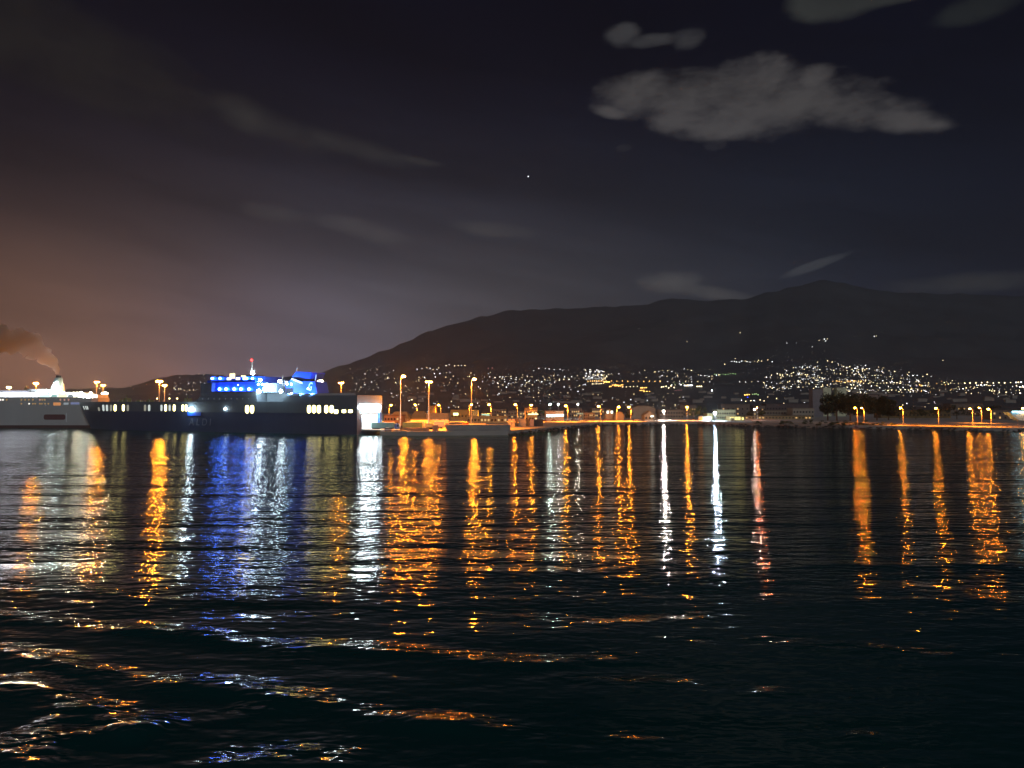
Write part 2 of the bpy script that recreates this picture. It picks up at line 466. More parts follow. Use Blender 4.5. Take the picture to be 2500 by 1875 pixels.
for i, (px, py, pw) in enumerate(small):
    Yp = 560 if i < 8 else 575
    street_lamp(px, py, Yp, f'small orange street lamp, {ordn[i]} from the left in the row behind the port sheds', 'arm', pw * 1.1, SOD, 'sodium', .8, -1 if i % 3 else 1, ROW)
for px, py, pw, Y, c, cn, lab in [
    (925, 976, .5, 560, WARM, 'warm', 'small pale lamp just right of the ferry stern'),
    (1343, 987, 1.6, 640, (0.62, 1.0, 0.86), 'mercury', 'greenish white lamp above the white lit kiosks'),
    (1363, 987, .5, 660, COOL, 'cool', 'small white lamp right of the greenish white one'),
    (1411, 987, .7, 650, (1, .9, .75), 'pale', 'small white lamp over the umbrella-shaped kiosk'),
    (1677, 994, 2.0, 600, SOD, 'sodium', 'lone orange street lamp left of the dark green trees at mid shore'),
    (1620, 1004, 4.0, 600, (1, .88, .78), 'pale', 'bright pinkish white floodlight right of the gabled house'),
    (1745, 1008, 6.0, 590, (.62, .82, 1.0), 'icy', 'brightest icy blue-white floodlight on the waterfront'),
    (1848, 995, .9, 620, (1.0, .16, .03), 'red', 'glowing red-orange lamp right of the yellow shopfront'),
    (1841, 1000, .5, 615, (1, .9, .75), 'pale', 'small white lamp touching the red-orange lamp'),
    (2087, 996, 1.6, 520, SOD, 'sodium', 'orange street lamp in front of the dark trees'),
    (2198, 996, 2.1, 470, SOD, 'sodium', 'orange street lamp by the shore road, right of the dark trees'),
    (2284, 997, 2.1, 455, SOD, 'sodium', 'twin-headed orange street lamp by the shore road'),
    (2367, 998, 2.0, 445, SOD, 'sodium', 'orange street lamp, left one of the close trio by the shore road'),
    (2390, 996, 1.5, 520, SOD, 'sodium', 'orange street lamp, middle and farthest of the close trio'),
    (2412, 999, 2.1, 440, SOD, 'sodium', 'orange street lamp, right one of the close trio by the shore road'),
    (2496, 997, 1.9, 440, SOD, 'sodium', 'orange street lamp over the pale blue awning at the right edge'),
]:
    street_lamp(px, py, Y, lab, 'arm' if Y < 530 else 'street', pw * (.5 if Y < 530 else .8), c, cn, .72 if pw > 1 else .5, -1, ROW if cn == 'sodium' else None)
street_lamp(256, 959, 520, 'cluster of glaring white-yellow floodlights between the two ferries', 'mast', 5.0, (1, .93, .62), 'flood', 1.0)
street_lamp(240, 970, 512, 'smaller white-yellow floodlight just left of the glaring cluster', 'mast', 2.2, (1, .93, .62), 'flood', .7)
# pole with a dark cap beside the first of the right-hand lamps
street_lamp(2103, 996, 505, 'orange street lamp on a bright pole in front of the dark trees', 'arm', 1.2, SOD, 'sodium', .45, -1, ROW)

# ------------------------------------------------------------------ the dark ferry
A = Vector((X(222, 458), 458)); B = Vector((X(872, 375), 375))
Lship = (B - A).length; D = (B - A).normalized(); Nn = Vector((-D.y, D.x)); BEAM = 22.0
def S(px, py, w=0.0):
    """photograph point -> (u, z) on the ship's long plane, w metres in from the near side"""
    k = (px - 1250) / F; a = A + Nn * w
    u = (k * a.y - a.x) / (D.x - k * D.y)
    return u, Z(py, a.y + u * D.y)
def T(px, py, u=None):
    """photograph point -> (y, z) on the stern plane"""
    u = Lship if u is None else u
    k = (px - 1250) / F; b = A + D * u
    y = (k * b.y - b.x) / (Nn.x - k * Nn.y)
    return y, Z(py, b.y + y * Nn.y)
ship_a = math.atan2(D.y, D.x)
ferry = thing('car_ferry', 'long dark blue car ferry with a bright blue funnel and glaring open stern', 'ship', (A.x, A.y, 0), ship_a, 'moored ferries')
M_HULL = mat('dark_blue_hull_paint', (0.035, 0.055, 0.115), 0.45, 0.25, 0.08, streak=True)
M_UP = mat('slate_upper_paint', (0.10, 0.125, 0.15), 0.55, 0.2, 0.1, streak=True)
M_WHITE = mat('ship_white_paint', (0.72, 0.74, 0.74), 0.5, 0.12, 0.2, streak=True)
M_BLUEP = mat('bright_blue_paint', (0.012, 0.085, 0.62), 0.5, 0.15, 0.3)
M_DARK = mat('dark_recess', (0.02, 0.02, 0.025), 0.9, 0.2, 0.5)
ZT = 17.0        # forward upper deck
ZM = 11.2        # top of the painted hull
BAY = 15.0
def stem_u(z): return -15.0 - 11.0 * max(0, min(1, (z - 1) / 15)) if z > 1 else -15.0 + (1 - z) * 0.5
def near_y(u, z):
    s = u - stem_u(z)
    if s <= 0: return BEAM / 2
    full = 56 - 16 * max(0, min(1, z / 14))
    t = min(1, s / full)
    return BEAM / 2 * (1 - math.sin(t * math.pi / 2) ** 0.75)
def hull_strip(z0, z1, nz, u1):
    us = [0, .3, 1, 2, 4, 7, 10, 14, 18, 23, 28, 34, 40, 46, 52, 70, 100, 140, u1]
    vs, fs = [], []
    lv = [z0 + (z1 - z0) * j / nz for j in range(nz + 1)]
    for z in lv:
        for s in us:
            u = stem_u(z) + s if s < 52 else s
            vs.append((u, near_y(u, z), z))
        for s in us:
            u = stem_u(z) + s if s < 52 else s
            vs.append((u, BEAM - near_y(u, z), z))
    n = len(us)
    for j in range(nz):
        a, b = j * 2 * n, (j + 1) * 2 * n
        for i in range(n - 1):
            fs.append((a + i, a + i + 1, b + i + 1, b + i)); fs.append((a + n + i + 1, a + n + i, b + n + i, b + n + i + 1))
        fs.append((a + n - 1, a + 2 * n - 1, b + 2 * n - 1, b + n - 1))
    t = nz * 2 * n
    for i in range(n - 1): fs.append((t + i, t + i + 1, t + n + i + 1, t + n + i))
    mb = MB(); mb.v = vs; mb.f = fs; return mb
def build_ferry():
    LE = Lship - BAY
    hull_strip(-1.2, ZM, 8, LE).build('hull', M_HULL, ferry, True).data.set_sharp_from_angle(angle=R(35))
    hull_strip(ZM, ZT, 3, LE).build('upper_hull', M_UP, ferry, True).data.set_sharp_from_angle(angle=R(35))
    mb = MB()      # red-brown boot line and rubbing strake as raised bands
    u1, _ = S(620, 1000); mb.box(55, Lship, -.12, -.002, ZM - .15, ZM + .15)
    mb.build('rubbing_strake', M_UP, ferry)
    # stern section with two open bays
    zl0, zl1, zu0, zu1, ztop = 2.9, 9.9, 10.9, 15.7, Z(965, 378)
    mb = MB()
    mb.box(LE, Lship, 0.003, .6, -1.2, ZM).box(LE, Lship, BEAM - .6, BEAM - .003, -1.2, ZM).box(LE, Lship, .6, BEAM - .6, -1.2, zl0)
    mb.box(Lship - .6, Lship - .01, .6, 4.2, zl0, zl1).box(Lship - .6, Lship - .01, BEAM - 3.4, BEAM - .6, zl0, zl1)
    mb.build('stern_hull', M_HULL, ferry)
    MB().box(LE, Lship, .6, BEAM - .6, zl1, zu0).build('stern_deck', M_UP, ferry)
    mb = MB()
    mb.box(LE, Lship, 0.003, .6, ZM, ztop).box(LE, Lship, BEAM - .6, BEAM - .003, ZM, ztop).box(LE, Lship - .02, .6, BEAM - .6, zu1, ztop)
    mb.box(Lship - .5, Lship - .01, .6, 1.6, zu0, zu1)
    mb.build('stern_upper', M_UP, ferry)
    mb = MB(); mb.box(LE - .001, LE + .3, .6, BEAM - .6, zl0, zl1).box(LE, LE + .3, .6, BEAM - .6, zu0, zu1)
    mb.box(LE + .3, Lship - .7, .601, .8, zl0, zl1).box(LE + .3, Lship - .7, BEAM - .8, BEAM - .61, zl0, zl1).box(LE + .3, Lship - .7, BEAM - .8, BEAM - .61, zu0, zu1)
    mb.box(LE + .3, Lship - .7, .8, BEAM - .8, zl0, zl0 + .05)
    mb.build('bay_lining', M_WHITE, ferry)
    gl = glow('bay_tube', (0.90, 1.0, 0.97), 24)
    for k in range(6):
        y = 2.2 + k * 3.4
        for zc in (zl1, zu1):
            MB().box(LE + 2, Lship - 1.0, y - .2, y + .2, zc - .24, zc - .02).build('bay_lamp', gl, ferry)
        MB().box(LE + .32, LE + .5, y - 1.0, y + 1.0, zl1 - 2.2, zl1 - 1.7).build('bay_lamp', gl, ferry)
    for k in range(5):   # floodlights mounted on the edge of the upper stern opening, shining out over the ramp
        y = 2.6 + k * 4.2
        MB().ball((Lship + .3, y, zu1 - 1.6), .62, .7, .6).build('stern_floodlight', glow('stern_flood', (0.80, 0.97, 1.0), 230), ferry)
    for k in range(3):
        MB().ball((Lship + .25, 6 + k * 5, zl1 - .9), .5, .6, .45).build('stern_floodlight', glow('stern_flood', (0.80, 0.97, 1.0), 230), ferry)
    for k in range(6):
        MB().cyl((Lship - .25, 2.0 + k * 3.55, zu0), (Lship - .25, 2.0 + k * 3.55, zu1), .16).build('bay_pillar', M_WHITE, ferry)
    # blue door post and stern ramp
    MB().box(Lship - .02, Lship + .8, BEAM - 3.2, BEAM - .9, 5.5, 11.0).build('door_post', M_BLUEP, ferry)
    MB().prism([(Lship - .3, zl0 - .05), (Lship + 24, GZ + .5), (Lship + 27, GZ + .08), (Lship + 24, GZ - .2), (Lship - .3, zl0 - 1.0)], 4.4, BEAM - 3.8).build('stern_ramp', mat('ramp_steel', (.22, .22, .22), .6, .3, .5), ferry)
    # aft upper block
    ua, _ = S(690, 965)
    MB().box(ua, LE, 0.4, BEAM - .4, ZT, ztop).build('aft_block', M_UP, ferry)
    MB().box(ua + 3, Lship - 1, 0.05, .13, ztop, ztop + 1.1).build('deck_rail', mat('rail_white', (.4, .4, .4), .5, .2, 3), ferry)
    # forward accommodation
    u0, _ = S(489, 960); u2, _ = S(626, 960); zt1 = Z(934, 415)
    uf, _ = S(468, 980)
    MB().prism([(uf, ZT), (u2, ZT), (u2, zt1 - 5.6), (u0, zt1 - 5.6), (u0, ZT + 3.2), (u0 - 2, ZT + 1.2)], 0.3, BEAM - .3).build('accommodation', M_UP, ferry)
    MB().box(u0, u2, 3.0, BEAM - 3, zt1 - 5.6, zt1 - .1).build('upper_accommodation', M_BLUEP, ferry)
    MB().box(u0, u0 + 8.4, 0.35, 3.0, zt1 - 5.6, zt1 - .1).build('wing_wall', M_UP, ferry)
    MB().box(u0 + 8.4, u2 + 1, .35, .9, zt1 - 5.6, zt1 - 5.0).build('deck_bulwark', M_UP, ferry)
    ub0, _ = S(508, 930); ub1, _ = S(625, 930)
    MB().box(ub0, ub1, -.6, BEAM + .6, zt1 - .1, zt1 + .5).build('bridge_deck', M_BLUEP, ferry)
    MB().box(ub0 + .6, ub1 - .5, 1.8, BEAM - 1.8, zt1 + .5, zt1 + 3.2).build('bridge', M_BLUEP, ferry)
    MB().box(ub0, ub1, -.55, -.40, zt1 + .5, zt1 + 1.3).build('bridge_rail', M_BLUEP, ferry)
    MB().box(*sorted((S(553, 0)[0], S(600, 0)[0])), 4, 14, zt1 + 3.2, zt1 + 4.2).build('wheelhouse_roof', M_UP, ferry)
    MB().box(*sorted((S(557, 0)[0], S(568, 0)[0])), 1.0, 1.7, zt1 + 2.2, zt1 + 5.0).build('lit_window_or_wall', glow('warm_window', (1.0, .80, .42), 2.2, False), ferry)
    MB().box(*sorted((S(585, 0)[0], S(594, 0)[0])), 1.0, 1.7, zt1 + 2.9, zt1 + 3.8).build('lit_window_or_wall', glow('warm_window', (1.0, .80, .42), 2.2, False), ferry)
    for px in (553, 575):
        MB().box(S(px - 5, 0)[0], S(px + 5, 0)[0], 1.7, 1.9, zt1 + 1.0, zt1 + 2.7).build('lit_window_or_wall', glow('ice_window', (.75, .88, 1.0), 3.0, False), ferry)
    # deck lamps: (px, py, radius, material, w)
    gb = glow('blue_lamp', (.05, .20, 1.0), 150); gw = glow('white_lamp', (.80, .95, 1.0), 60); gs = glow('star_lamp', (.72, .93, 1.0), 150)
    for px in (518, 537, 596, 602, 616): lamp(px, 924, .62, gb, .9)
    for px in (536, 552, 572, 588, 608): lamp(px, 950, .72, gb, 2.2)
    for px, py in ((631, 938), (640, 938), (653, 938), (643, 950), (657, 950), (665, 950), (701, 938), (711, 938)): lamp(px, py, .45, gw, 2.0)
    for px, py, r in ((635, 928, .8), (683, 931, .8), (632, 955, 1.05), (686, 955, .85)): lamp(px, py, r, gs, -.8)
    lamp(465, 1000, 1.0, gs, -.9); lamp(550, 998, .5, gw, -.6); lamp(581, 940, .28, gw, 0)
    lamp(616, 911, .95, gs, 8)
    # house between bridge and funnel
    us, _ = S(627, 0); ue, _ = S(690, 0)
    MB().box(us, ue, 7.5, BEAM - 3.5, ZT, Z(958, 400)).build('midship_house', M_UP, ferry)
    MB().box(us + .2, us + 10, 4.5, BEAM - 4.5, Z(958, 400), Z(935, 400)).build('midship_upper', mat('pale_blue_grey', (.20, .28, .36), .6, .2, .3), ferry)
    MB().box(us + 14, ue, 5.5, 12, Z(958, 400), Z(944, 400)).build('midship_hut', M_DARK, ferry)
    for k in range(4):
        MB().box(us - 3, us + 16, .1, .22, ZT + .6 + k * .9 - 4.4, ZT + .7 + k * .9 - 4.4).build('side_ladder_rail', M_WHITE, ferry)
    for k in range(9):
        px = 494 + k * 14
        u, z = S(px, 975); MB().ball((u, .28, ZT + 1.6), .28, .1, .3).build('porthole', glow('porthole_dim', (.7, .8, .9), .25 + .0 * k, False), ferry)
    for dz in (2.6, 5.2):
        MB().box(u0 - 1, u2, .16, .298, ZT + dz, ZT + dz + .12).build('deck_strake', M_HULL, ferry)
    # mast
    um, _ = S(615, 0, 11)
    MB().cyl((um, 11, zt1 + 3), (um, 11, Z(882, 415)), .35, .12).build('mast', M_WHITE, ferry)
    MB().cyl((um - 3, 11, zt1 + 7), (um + 3, 11, zt1 + 7), .14).build('mast_yard', M_WHITE, ferry)
    MB().ball((um, 10.6, Z(879, 418)), .6).build('mast_light', glow('red_light', (1.0, .03, .03), 14, False), ferry)
    for px, py, h in ((527, 920, 3), (548, 918, 3), (570, 917, 3.5), (690, 938, 5), (694, 940, 3)):
        u, z = S(px, py, 5); MB().cyl((u, 5, z - 1), (u, 5, z + h), .09).build('antenna', M_WHITE, ferry)
    # funnel
    def poly(pts, w): return [S(px, py, w) for px, py in pts]
    body = MB().prism(poly([(698, 963), (698, 940), (712, 925), (738, 934), (740, 930), (768, 931), (775, 965)], 5), 5, 15).build('funnel', M_BLUEP, ferry)
    MB().prism(poly([(712, 921), (723, 907), (762, 909), (757, 924), (748, 924.5), (735, 921), (722, 920)], 4.6), 4.6, 15.4).build('funnel_wing', M_BLUEP, ferry)
    MB().prism(poly([(714, 926), (714, 920), (740, 921), (757, 924), (757, 932), (740, 931)], 6.5), 6.5, 13).build('funnel_core', M_DARK, ferry)
    MB().prism(poly([(711, 926), (713, 923.5), (739, 933), (738.5, 937.5), (733, 936)], 4.9), 4.7, 5.0).build('funnel_stripe', M_WHITE, ferry)
    for px, py in ((723, 905), (769, 922)):
        u, z = S(px, py, 6); MB().cyl((u, 6, z - 2.5), (u + .8, 6, z + 1.5), .32).build('exhaust_pipe', M_WHITE, ferry)
    MB().box(S(698.4, 0, 4.9)[0], S(715.5, 0, 4.9)[0], 4.86, 4.99, Z(962, 392), Z(947, 392)).build('funnel_door', M_DARK, ferry)
    emblem('G', 751, 953, 4.80, 19, ferry, 'emblem', .35).scale = (.62, 1, 1)
    for px in (708, 736, 762):
        sd = bpy.data.lights.new('funnel_spotlight', 'SPOT'); sd.spot_size = R(120); sd.spot_blend = .8; sd.shadow_soft_size = .5; sd.color = (.10, .34, 1.0); sd.energy = 14000
        so = bpy.data.objects.new('funnel_spotlight', sd); col.objects.link(so); so.parent = ferry
        uu, zz = S(px, 964, .3); so.location = (uu, -2.0, zz + .6); so.rotation_euler = (R(118), 0, 0)
        MB().cyl((uu, .5, zz - .6), (uu, -2.0, zz + .3), .12, .1).ball((uu, -2.0, zz + .2), .4).build('lamp_bracket', M_UP, ferry)
    for px, py, w_, s_ in ((712, 958, .8, 60), (735, 960, .5, 60), (757, 960, .5, 60), (700, 930, 1.2, 45), (752, 946, .6, 20)):
        lamp(px, py + (3 if w_ > -1 else 20), .4, glow(f'funnel_flood_{s_}', (.25, .50, 1.0), s_ * 4), w_)
    MB().box(S(698, 0)[0], S(775, 0)[0], .8, 1.0, Z(964.5, 392), Z(962.8, 392)).build('deck_edge_light', glow('edge_light', (1, .95, .75), 3.0, False), ferry)
    # lit oval openings in the side
    go = glow('opening_light', (1.0, .86, .30), 10); gc = glow('opening_cool', (.85, .95, .90), .75, False); gd = glow('opening_dim', (.8, .78, .62), .35, False)
    for px in (604, 616, 755, 767, 779, 797, 810): oval(px, 989.5, 1009, 8.6, go)
    for px, y0, y1 in ((821, 1000, 1010), (840, 1000, 1009), (856, 1000, 1009)): oval(px, y0, y1, 9.5, go, False)
    for px, b in ((242, 2), (253, 1), (262, 1), (272, 2), (282, 0), (302, 0), (313, 2), (355, 2), (365, 1), (395, 1), (405, 0), (415, 1), (426, 0), (447, 0), (455, 0)):
        oval(px, 994 if px == 242 else 988, 1003.5, 5, [go, gc, gd][b])
    for px, b in ((199, 0), (206, 0), (211, 1)): oval(px, 991, 1000, 3.4, [gc, gc, gd][b])
    # name on the hull in dim grey-blue
    emblem('ALDI', 463, 1038, None, 17, ferry, 'hull_lettering', .12, spacing=1.55)
    # hawse box, blue lamplight on it put in as blue paint
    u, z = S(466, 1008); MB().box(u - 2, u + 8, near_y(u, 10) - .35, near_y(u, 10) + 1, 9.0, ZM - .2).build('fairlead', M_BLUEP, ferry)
    # deck gear on the foredeck
    for px in range(232, 462, 11):
        u, z = S(px, 980, 6)
        MB().cyl((u, near_y(u, ZT) + .3, ZT), (u, near_y(u, ZT) + .3, ZT + 1.1), .08).build('rail_post', M_WHITE, ferry)
    for px, h in ((310, 4.5), (297, 2), (458, 4), (365, 2.2), (340, 1.6)):
        u, z = S(px, 980, 9); MB().box(u - 1.4, u + 1.4, 8, 11, ZT, ZT + h * .5).cyl((u, 9, ZT), (u, 9, ZT + h), .25).build('deck_winch', mat('winch_green', (.25, .28, .12), .7, .3, 1), ferry)
    for px in (384, 414, 433): lamp(px, 973, .35, glow('amber_deck', (1, .75, .3), 12, False), 6)
def lamp(px, py, r, m, w):
    u, z = S(px, py, w)
    if u < 50 and w < 2: w = near_y(u, z) + w
    u, z = S(px, py, w)
    o = MB().ball((u, w, z), r).build('deck_lamp', m, ferry)
    return o
def oval(px, y0, y1, wpx, m, rnd=True):
    u, z0 = S(px, y1); _, z1 = S(px, y0)
    w = near_y(u, (z0 + z1) / 2); u, z0 = S(px, y1, w); _, z1 = S(px, y0, w)
    h = (S(px + wpx / 2, 0, w)[0] - S(px - wpx / 2, 0, w)[0]) / 2
    pts = []
    zc0, zc1 = (z0 + h * .8, z1 - h * .8) if rnd else (z0 + .2, z1 - .2)
    k = h if rnd else .2
    for i in range(9): t = math.pi + math.pi * i / 8; pts.append((u + h * math.cos(t), zc0 + k * .8 * math.sin(t)))
    for i in range(9): t = math.pi * i / 8; pts.append((u + h * math.cos(t), zc1 + k * .8 * math.sin(t)))
    vs = []
    for x, z in pts: vs.append((x, min(near_y(x, z), w) - .06 if u > 52 else near_y(x, z) - .12, z))
    n = len(pts); vs += [(x, y + .4, z) for x, y, z in vs]
    mb = MB().add(vs, [tuple(range(n)), tuple(range(2 * n - 1, n - 1, -1))] + [(i, i + n, (i + 1) % n + n, (i + 1) % n) for i in range(n)])
    mb.build('side_opening', m, ferry)
def emblem(txt, px, py, w, hpx, parent, name, shear, glowm=None, spacing=1.0):
    u, z = S(px, py, 0 if w is None else w)
    if w is None: w = near_y(u, z) - .25
    cu = bpy.data.curves.new(name, 'FONT'); cu.body = txt; cu.extrude = .04; cu.offset = .09 if name == 'emblem' else .02; cu.shear = shear
    Yd = (A + D * u + Nn * w).y
    cu.size = hpx / F * Yd / .70; cu.space_character = spacing
    cu.materials.append(mat('lettering_white', (.75, .75, .78), .6, .1, 1) if name == 'emblem' else mat('dim_lettering', (.15, .17, .23), .6, .3, 1))
    o = bpy.data.objects.new(name, cu); col.objects.link(o); o.parent = parent
    me = bpy.data.meshes.new_from_object(o); me.name = name
    bpy.data.objects.remove(o)
    o = bpy.data.objects.new(name, me); col.objects.link(o); o.parent = parent
    o.location = (u, w, z); o.rotation_euler = (R(90), 0, 0)
    return o
build_ferry()

# ------------------------------------------------------------------ the white ferry
WY = 482.0
wf = thing('white_ferry', 'white ferry with a pale tapering funnel, cut off by the left edge', 'ship', (X(110, WY), WY, 0), 0, 'moored ferries')
WX = X(110, WY)
M_WHULL = mat('white_hull_paint', (0.46, 0.445, 0.42), 0.5, 0.15, 0.06, streak=True)
def wx(px, w=0.0): return X(px, WY + w) - WX
def wz(py, w=0.0): return Z(py, WY + w)
def build_white():
    hz0, hz1 = wz(1038), wz(971)
    pts = [(wx(-320), 0.0), (wx(222), 0.0), (wx(231), 4), (wx(231), 18), (wx(222), 22), (wx(-320), 22)]
    def slab(z0, z1, inset=0.0, x0=None, x1=None):
        p = [(max(a + 0, wx(-320)), min(max(b, inset), 22 - inset)) for a, b in pts]
        n = len(p)
        return MB().add([(a, b, z0) for a, b in p] + [(a, b, z1) for a, b in p], [tuple(range(n - 1, -1, -1)), tuple(range(n, 2 * n))] + [(i, (i + 1) % n, (i + 1) % n + n, i + n) for i in range(n)])
    slab(hz0, hz1).build('hull', M_WHULL, wf)
    slab(-1.5, hz0 - .004, -.06).build('boot_topping', mat('dark_red_boot', (.10, .05, .045), .6, .3, .1), wf)
    MB().box(wx(-320), wx(200), .5, 21, hz1, hz1 + .5).build('promenade_deck', M_WHULL, wf)
    MB().box(wx(-320), wx(170), 3.6, 19, hz1 + .5, wz(959)).build('deckhouse', M_WHITE, wf)
    MB().box(wx(-320), wx(65), 2.5, 20, wz(959), wz(953)).build('boat_deck', mat('grey_superstructure', (.22, .22, .24), .6, .2, .2), wf)
    MB().prism([(wx(69, 4), wz(959, 4)), (wx(67, 4), wz(950, 4)), (wx(113, 4), wz(950, 4)), (wx(116, 4), wz(959, 4))], 4, 16).build('funnel_base', M_WHITE, wf)
    MB().box(wx(66), wx(190), 2.8, 19.5, wz(959), wz(957.6)).build('roof_edge', M_WHITE, wf)
    # tapering funnel
    vs = []
    for (xl, xr), py in (((118, 150), 960), ((131, 146), 922)):
        xc = (wx(xl, 8) + wx(xr, 8)) / 2; rx = (wx(xr, 8) - wx(xl, 8)) / 2
        for i in range(16):
            t = 2 * math.pi * i / 16; vs.append((xc + rx * math.cos(t), 10 + rx * 1.2 * math.sin(t), wz(py, 8)))
    MB().add(vs, [tuple(range(15, -1, -1)), tuple(range(16, 32))] + [(i, (i + 1) % 16, (i + 1) % 16 + 16, i + 16) for i in range(16)]).build('funnel', mat('pale_green_white', (.62, .80, .76), .5, .1, .3), wf, True)
    MB().cyl((wx(138, 8), 10, wz(923, 8)), (wx(138.5, 8), 10, wz(916, 8)), 1.6, 1.5).build('exhaust_pipe', M_DARK, wf)
    MB().cyl((wx(156, 8), 8, wz(958, 8)), (wx(155, 8), 8, wz(937, 8)), .9, .4).build('ventilator', mat('orange_buff', (.6, .35, .16), .6, .2, 1), wf)
    MB().prism([(wx(52, 4), wz(953, 4)), (wx(58, 4), wz(941, 4)), (wx(62, 4), wz(953, 4))], 6, 9).build('deck_gear', mat('orange_buff', (.6, .35, .16), .6, .2, 1), wf)
    gw = glow('promenade_lamp', (.86, .90, 1.0), 26)
    for px in (-9, 3, 7, 15, 22, 29, 37, 47, 55, 60, 72, 83): MB().ball((wx(px), 1.5, wz(963.5)), 1.05, .7, .95).build('deck_lamp', gw, wf)
    gc = glow('cyan_wall_glow', (.62, 1.0, .98), 1.5, False)
    MB().box(wx(88), wx(114), 3.2, 3.55, wz(969.5), wz(962)).build('lit_window_or_wall', gc, wf)  # cyan-lit wall, its light put in as a glowing panel
    MB().box(wx(118), wx(131), 3.2, 3.55, wz(969.5), wz(963)).build('lit_window_or_wall', glow('cyan_dim', (.5, .85, .8), .6, False), wf)
    MB().box(wx(135), wx(155), 3.2, 3.55, wz(969.5), wz(961.5)).build('lit_window_or_wall', glow('yellow_window', (1, .82, .42), 1.8, False), wf)
    MB().box(wx(159), wx(172), 3.2, 3.55, wz(969.5), wz(963)).build('lit_window_or_wall', glow('grey_window', (.6, .7, .75), .4, False), wf)
    gs = glow('ferry_flood', (.80, .95, 1.0), 55); gy = glow('ferry_flood_warm', (1.0, .95, .62), 170)
    for px, py, r, g in ((105, 956, .8, gs), (92, 957, .5, gs), (180, 961, .9, gy), (188, 960, .8, gy), (198, 959, .9, gy), (197, 969, 1.3, gs), (204, 972, 1.0, gs), (208, 966, 1.0, gs), (193, 975, .9, gs), (222, 961, 1.2, gy), (219, 969, .8, gs), (226, 973, .8, gy), (214, 971, .7, gy)):
        MB().ball((wx(px, 2), 2, wz(py, 2)), r * .72).build('deck_lamp', g, wf)
    MB().box(wx(170), wx(228), 5, 18, wz(971), wz(963)).build('aft_house', M_WHITE, wf)
    
    for px, py, ww in ((122, 955, 1), (150, 956, 1), (134, 957, 16)):
        MB().ball((wx(px, ww), ww, wz(py, ww)), .45).build('funnel_floodlight', glow('funnel_floodlight', (.80, 1.0, .95), 700), wf)
    # windows rows
    d = glow('porthole_amber', (1, .62, .25), .35, False); e = glow('porthole_white', (1, .95, .85), 1.4, False); f = glow('porthole_rose', (1, .5, .4), .5, False)
    for px, g in ((2, e), (8, e), (17, d), (53, d), (62, d), (71, d), (81, d), (98, f), (104, d), (110, d), (148, f), (158, f), (168, f)):
        MB().ball((wx(px), -.05, wz(976)), .6, .12, .6).build('porthole', g, wf)
    for px, g in ((53, d), (72, e), (81, d), (87, d), (98, d), (103, d), (111, d), (119, d)):
        MB().ball((wx(px), -.05, wz(985.7)), .55, .12, .5).build('porthole', g, wf)
    MB().box(wx(131), wx(149), -.06, .3, wz(990), wz(982.6)).build('lit_window_or_wall', glow('orange_window', (1.0, .42, .16), .55, False), wf)
    MB().box(wx(156), wx(168), -.06, .3, wz(988), wz(983)).build('lit_window_or_wall', glow('grey_window', (.6, .7, .75), .4, False), wf)
    MB().box(wx(173), wx(196), -.06, .3, wz(987.5), wz(982)).build('lit_window_or_wall', glow('blue_grey_window', (.35, .42, .75), .4, False), wf)
    # recessed side door
    pts = []
    x0, x1, z0, z1 = wx(108), wx(161), wz(1024.7), wz(1011.7); r = 1.3
    for cx, cz, a in ((x1 - r, z1 - r, 0), (x0 + r, z1 - r, 90), (x0 + r, z0 + r, 180), (x1 - r, z0 + r, 270)):
        for i in range(5): t = R(a + 90 * i / 4); pts.append((cx + r * math.cos(t), cz + r * math.sin(t)))
    MB().prism(pts, -.05, .2).build('side_recess', mat('dark_maroon', (.14, .05, .05), .7, .2, .4), wf)
    MB().box(wx(162.5), wx(164), -.12, .1, wz(1030), wz(1008)).build('hull_fender', M_WHITE, wf)
build_white()
for dx, dy in ((0, 3), (-3, 12)):
    sd = bpy.data.lights.new('funnel_spotlight', 'SPOT'); sd.spot_size = R(88); sd.spot_blend = .5; sd.shadow_soft_size = .4; sd.color = (.92, .93, 1.0); sd.energy = 300000
    so = bpy.data.objects.new('funnel_spotlight', sd); col.objects.link(so); so.parent = wf
    so.location = (wx(128) + dx, dy, wz(957)); so.rotation_euler = (0, R(154), 0)

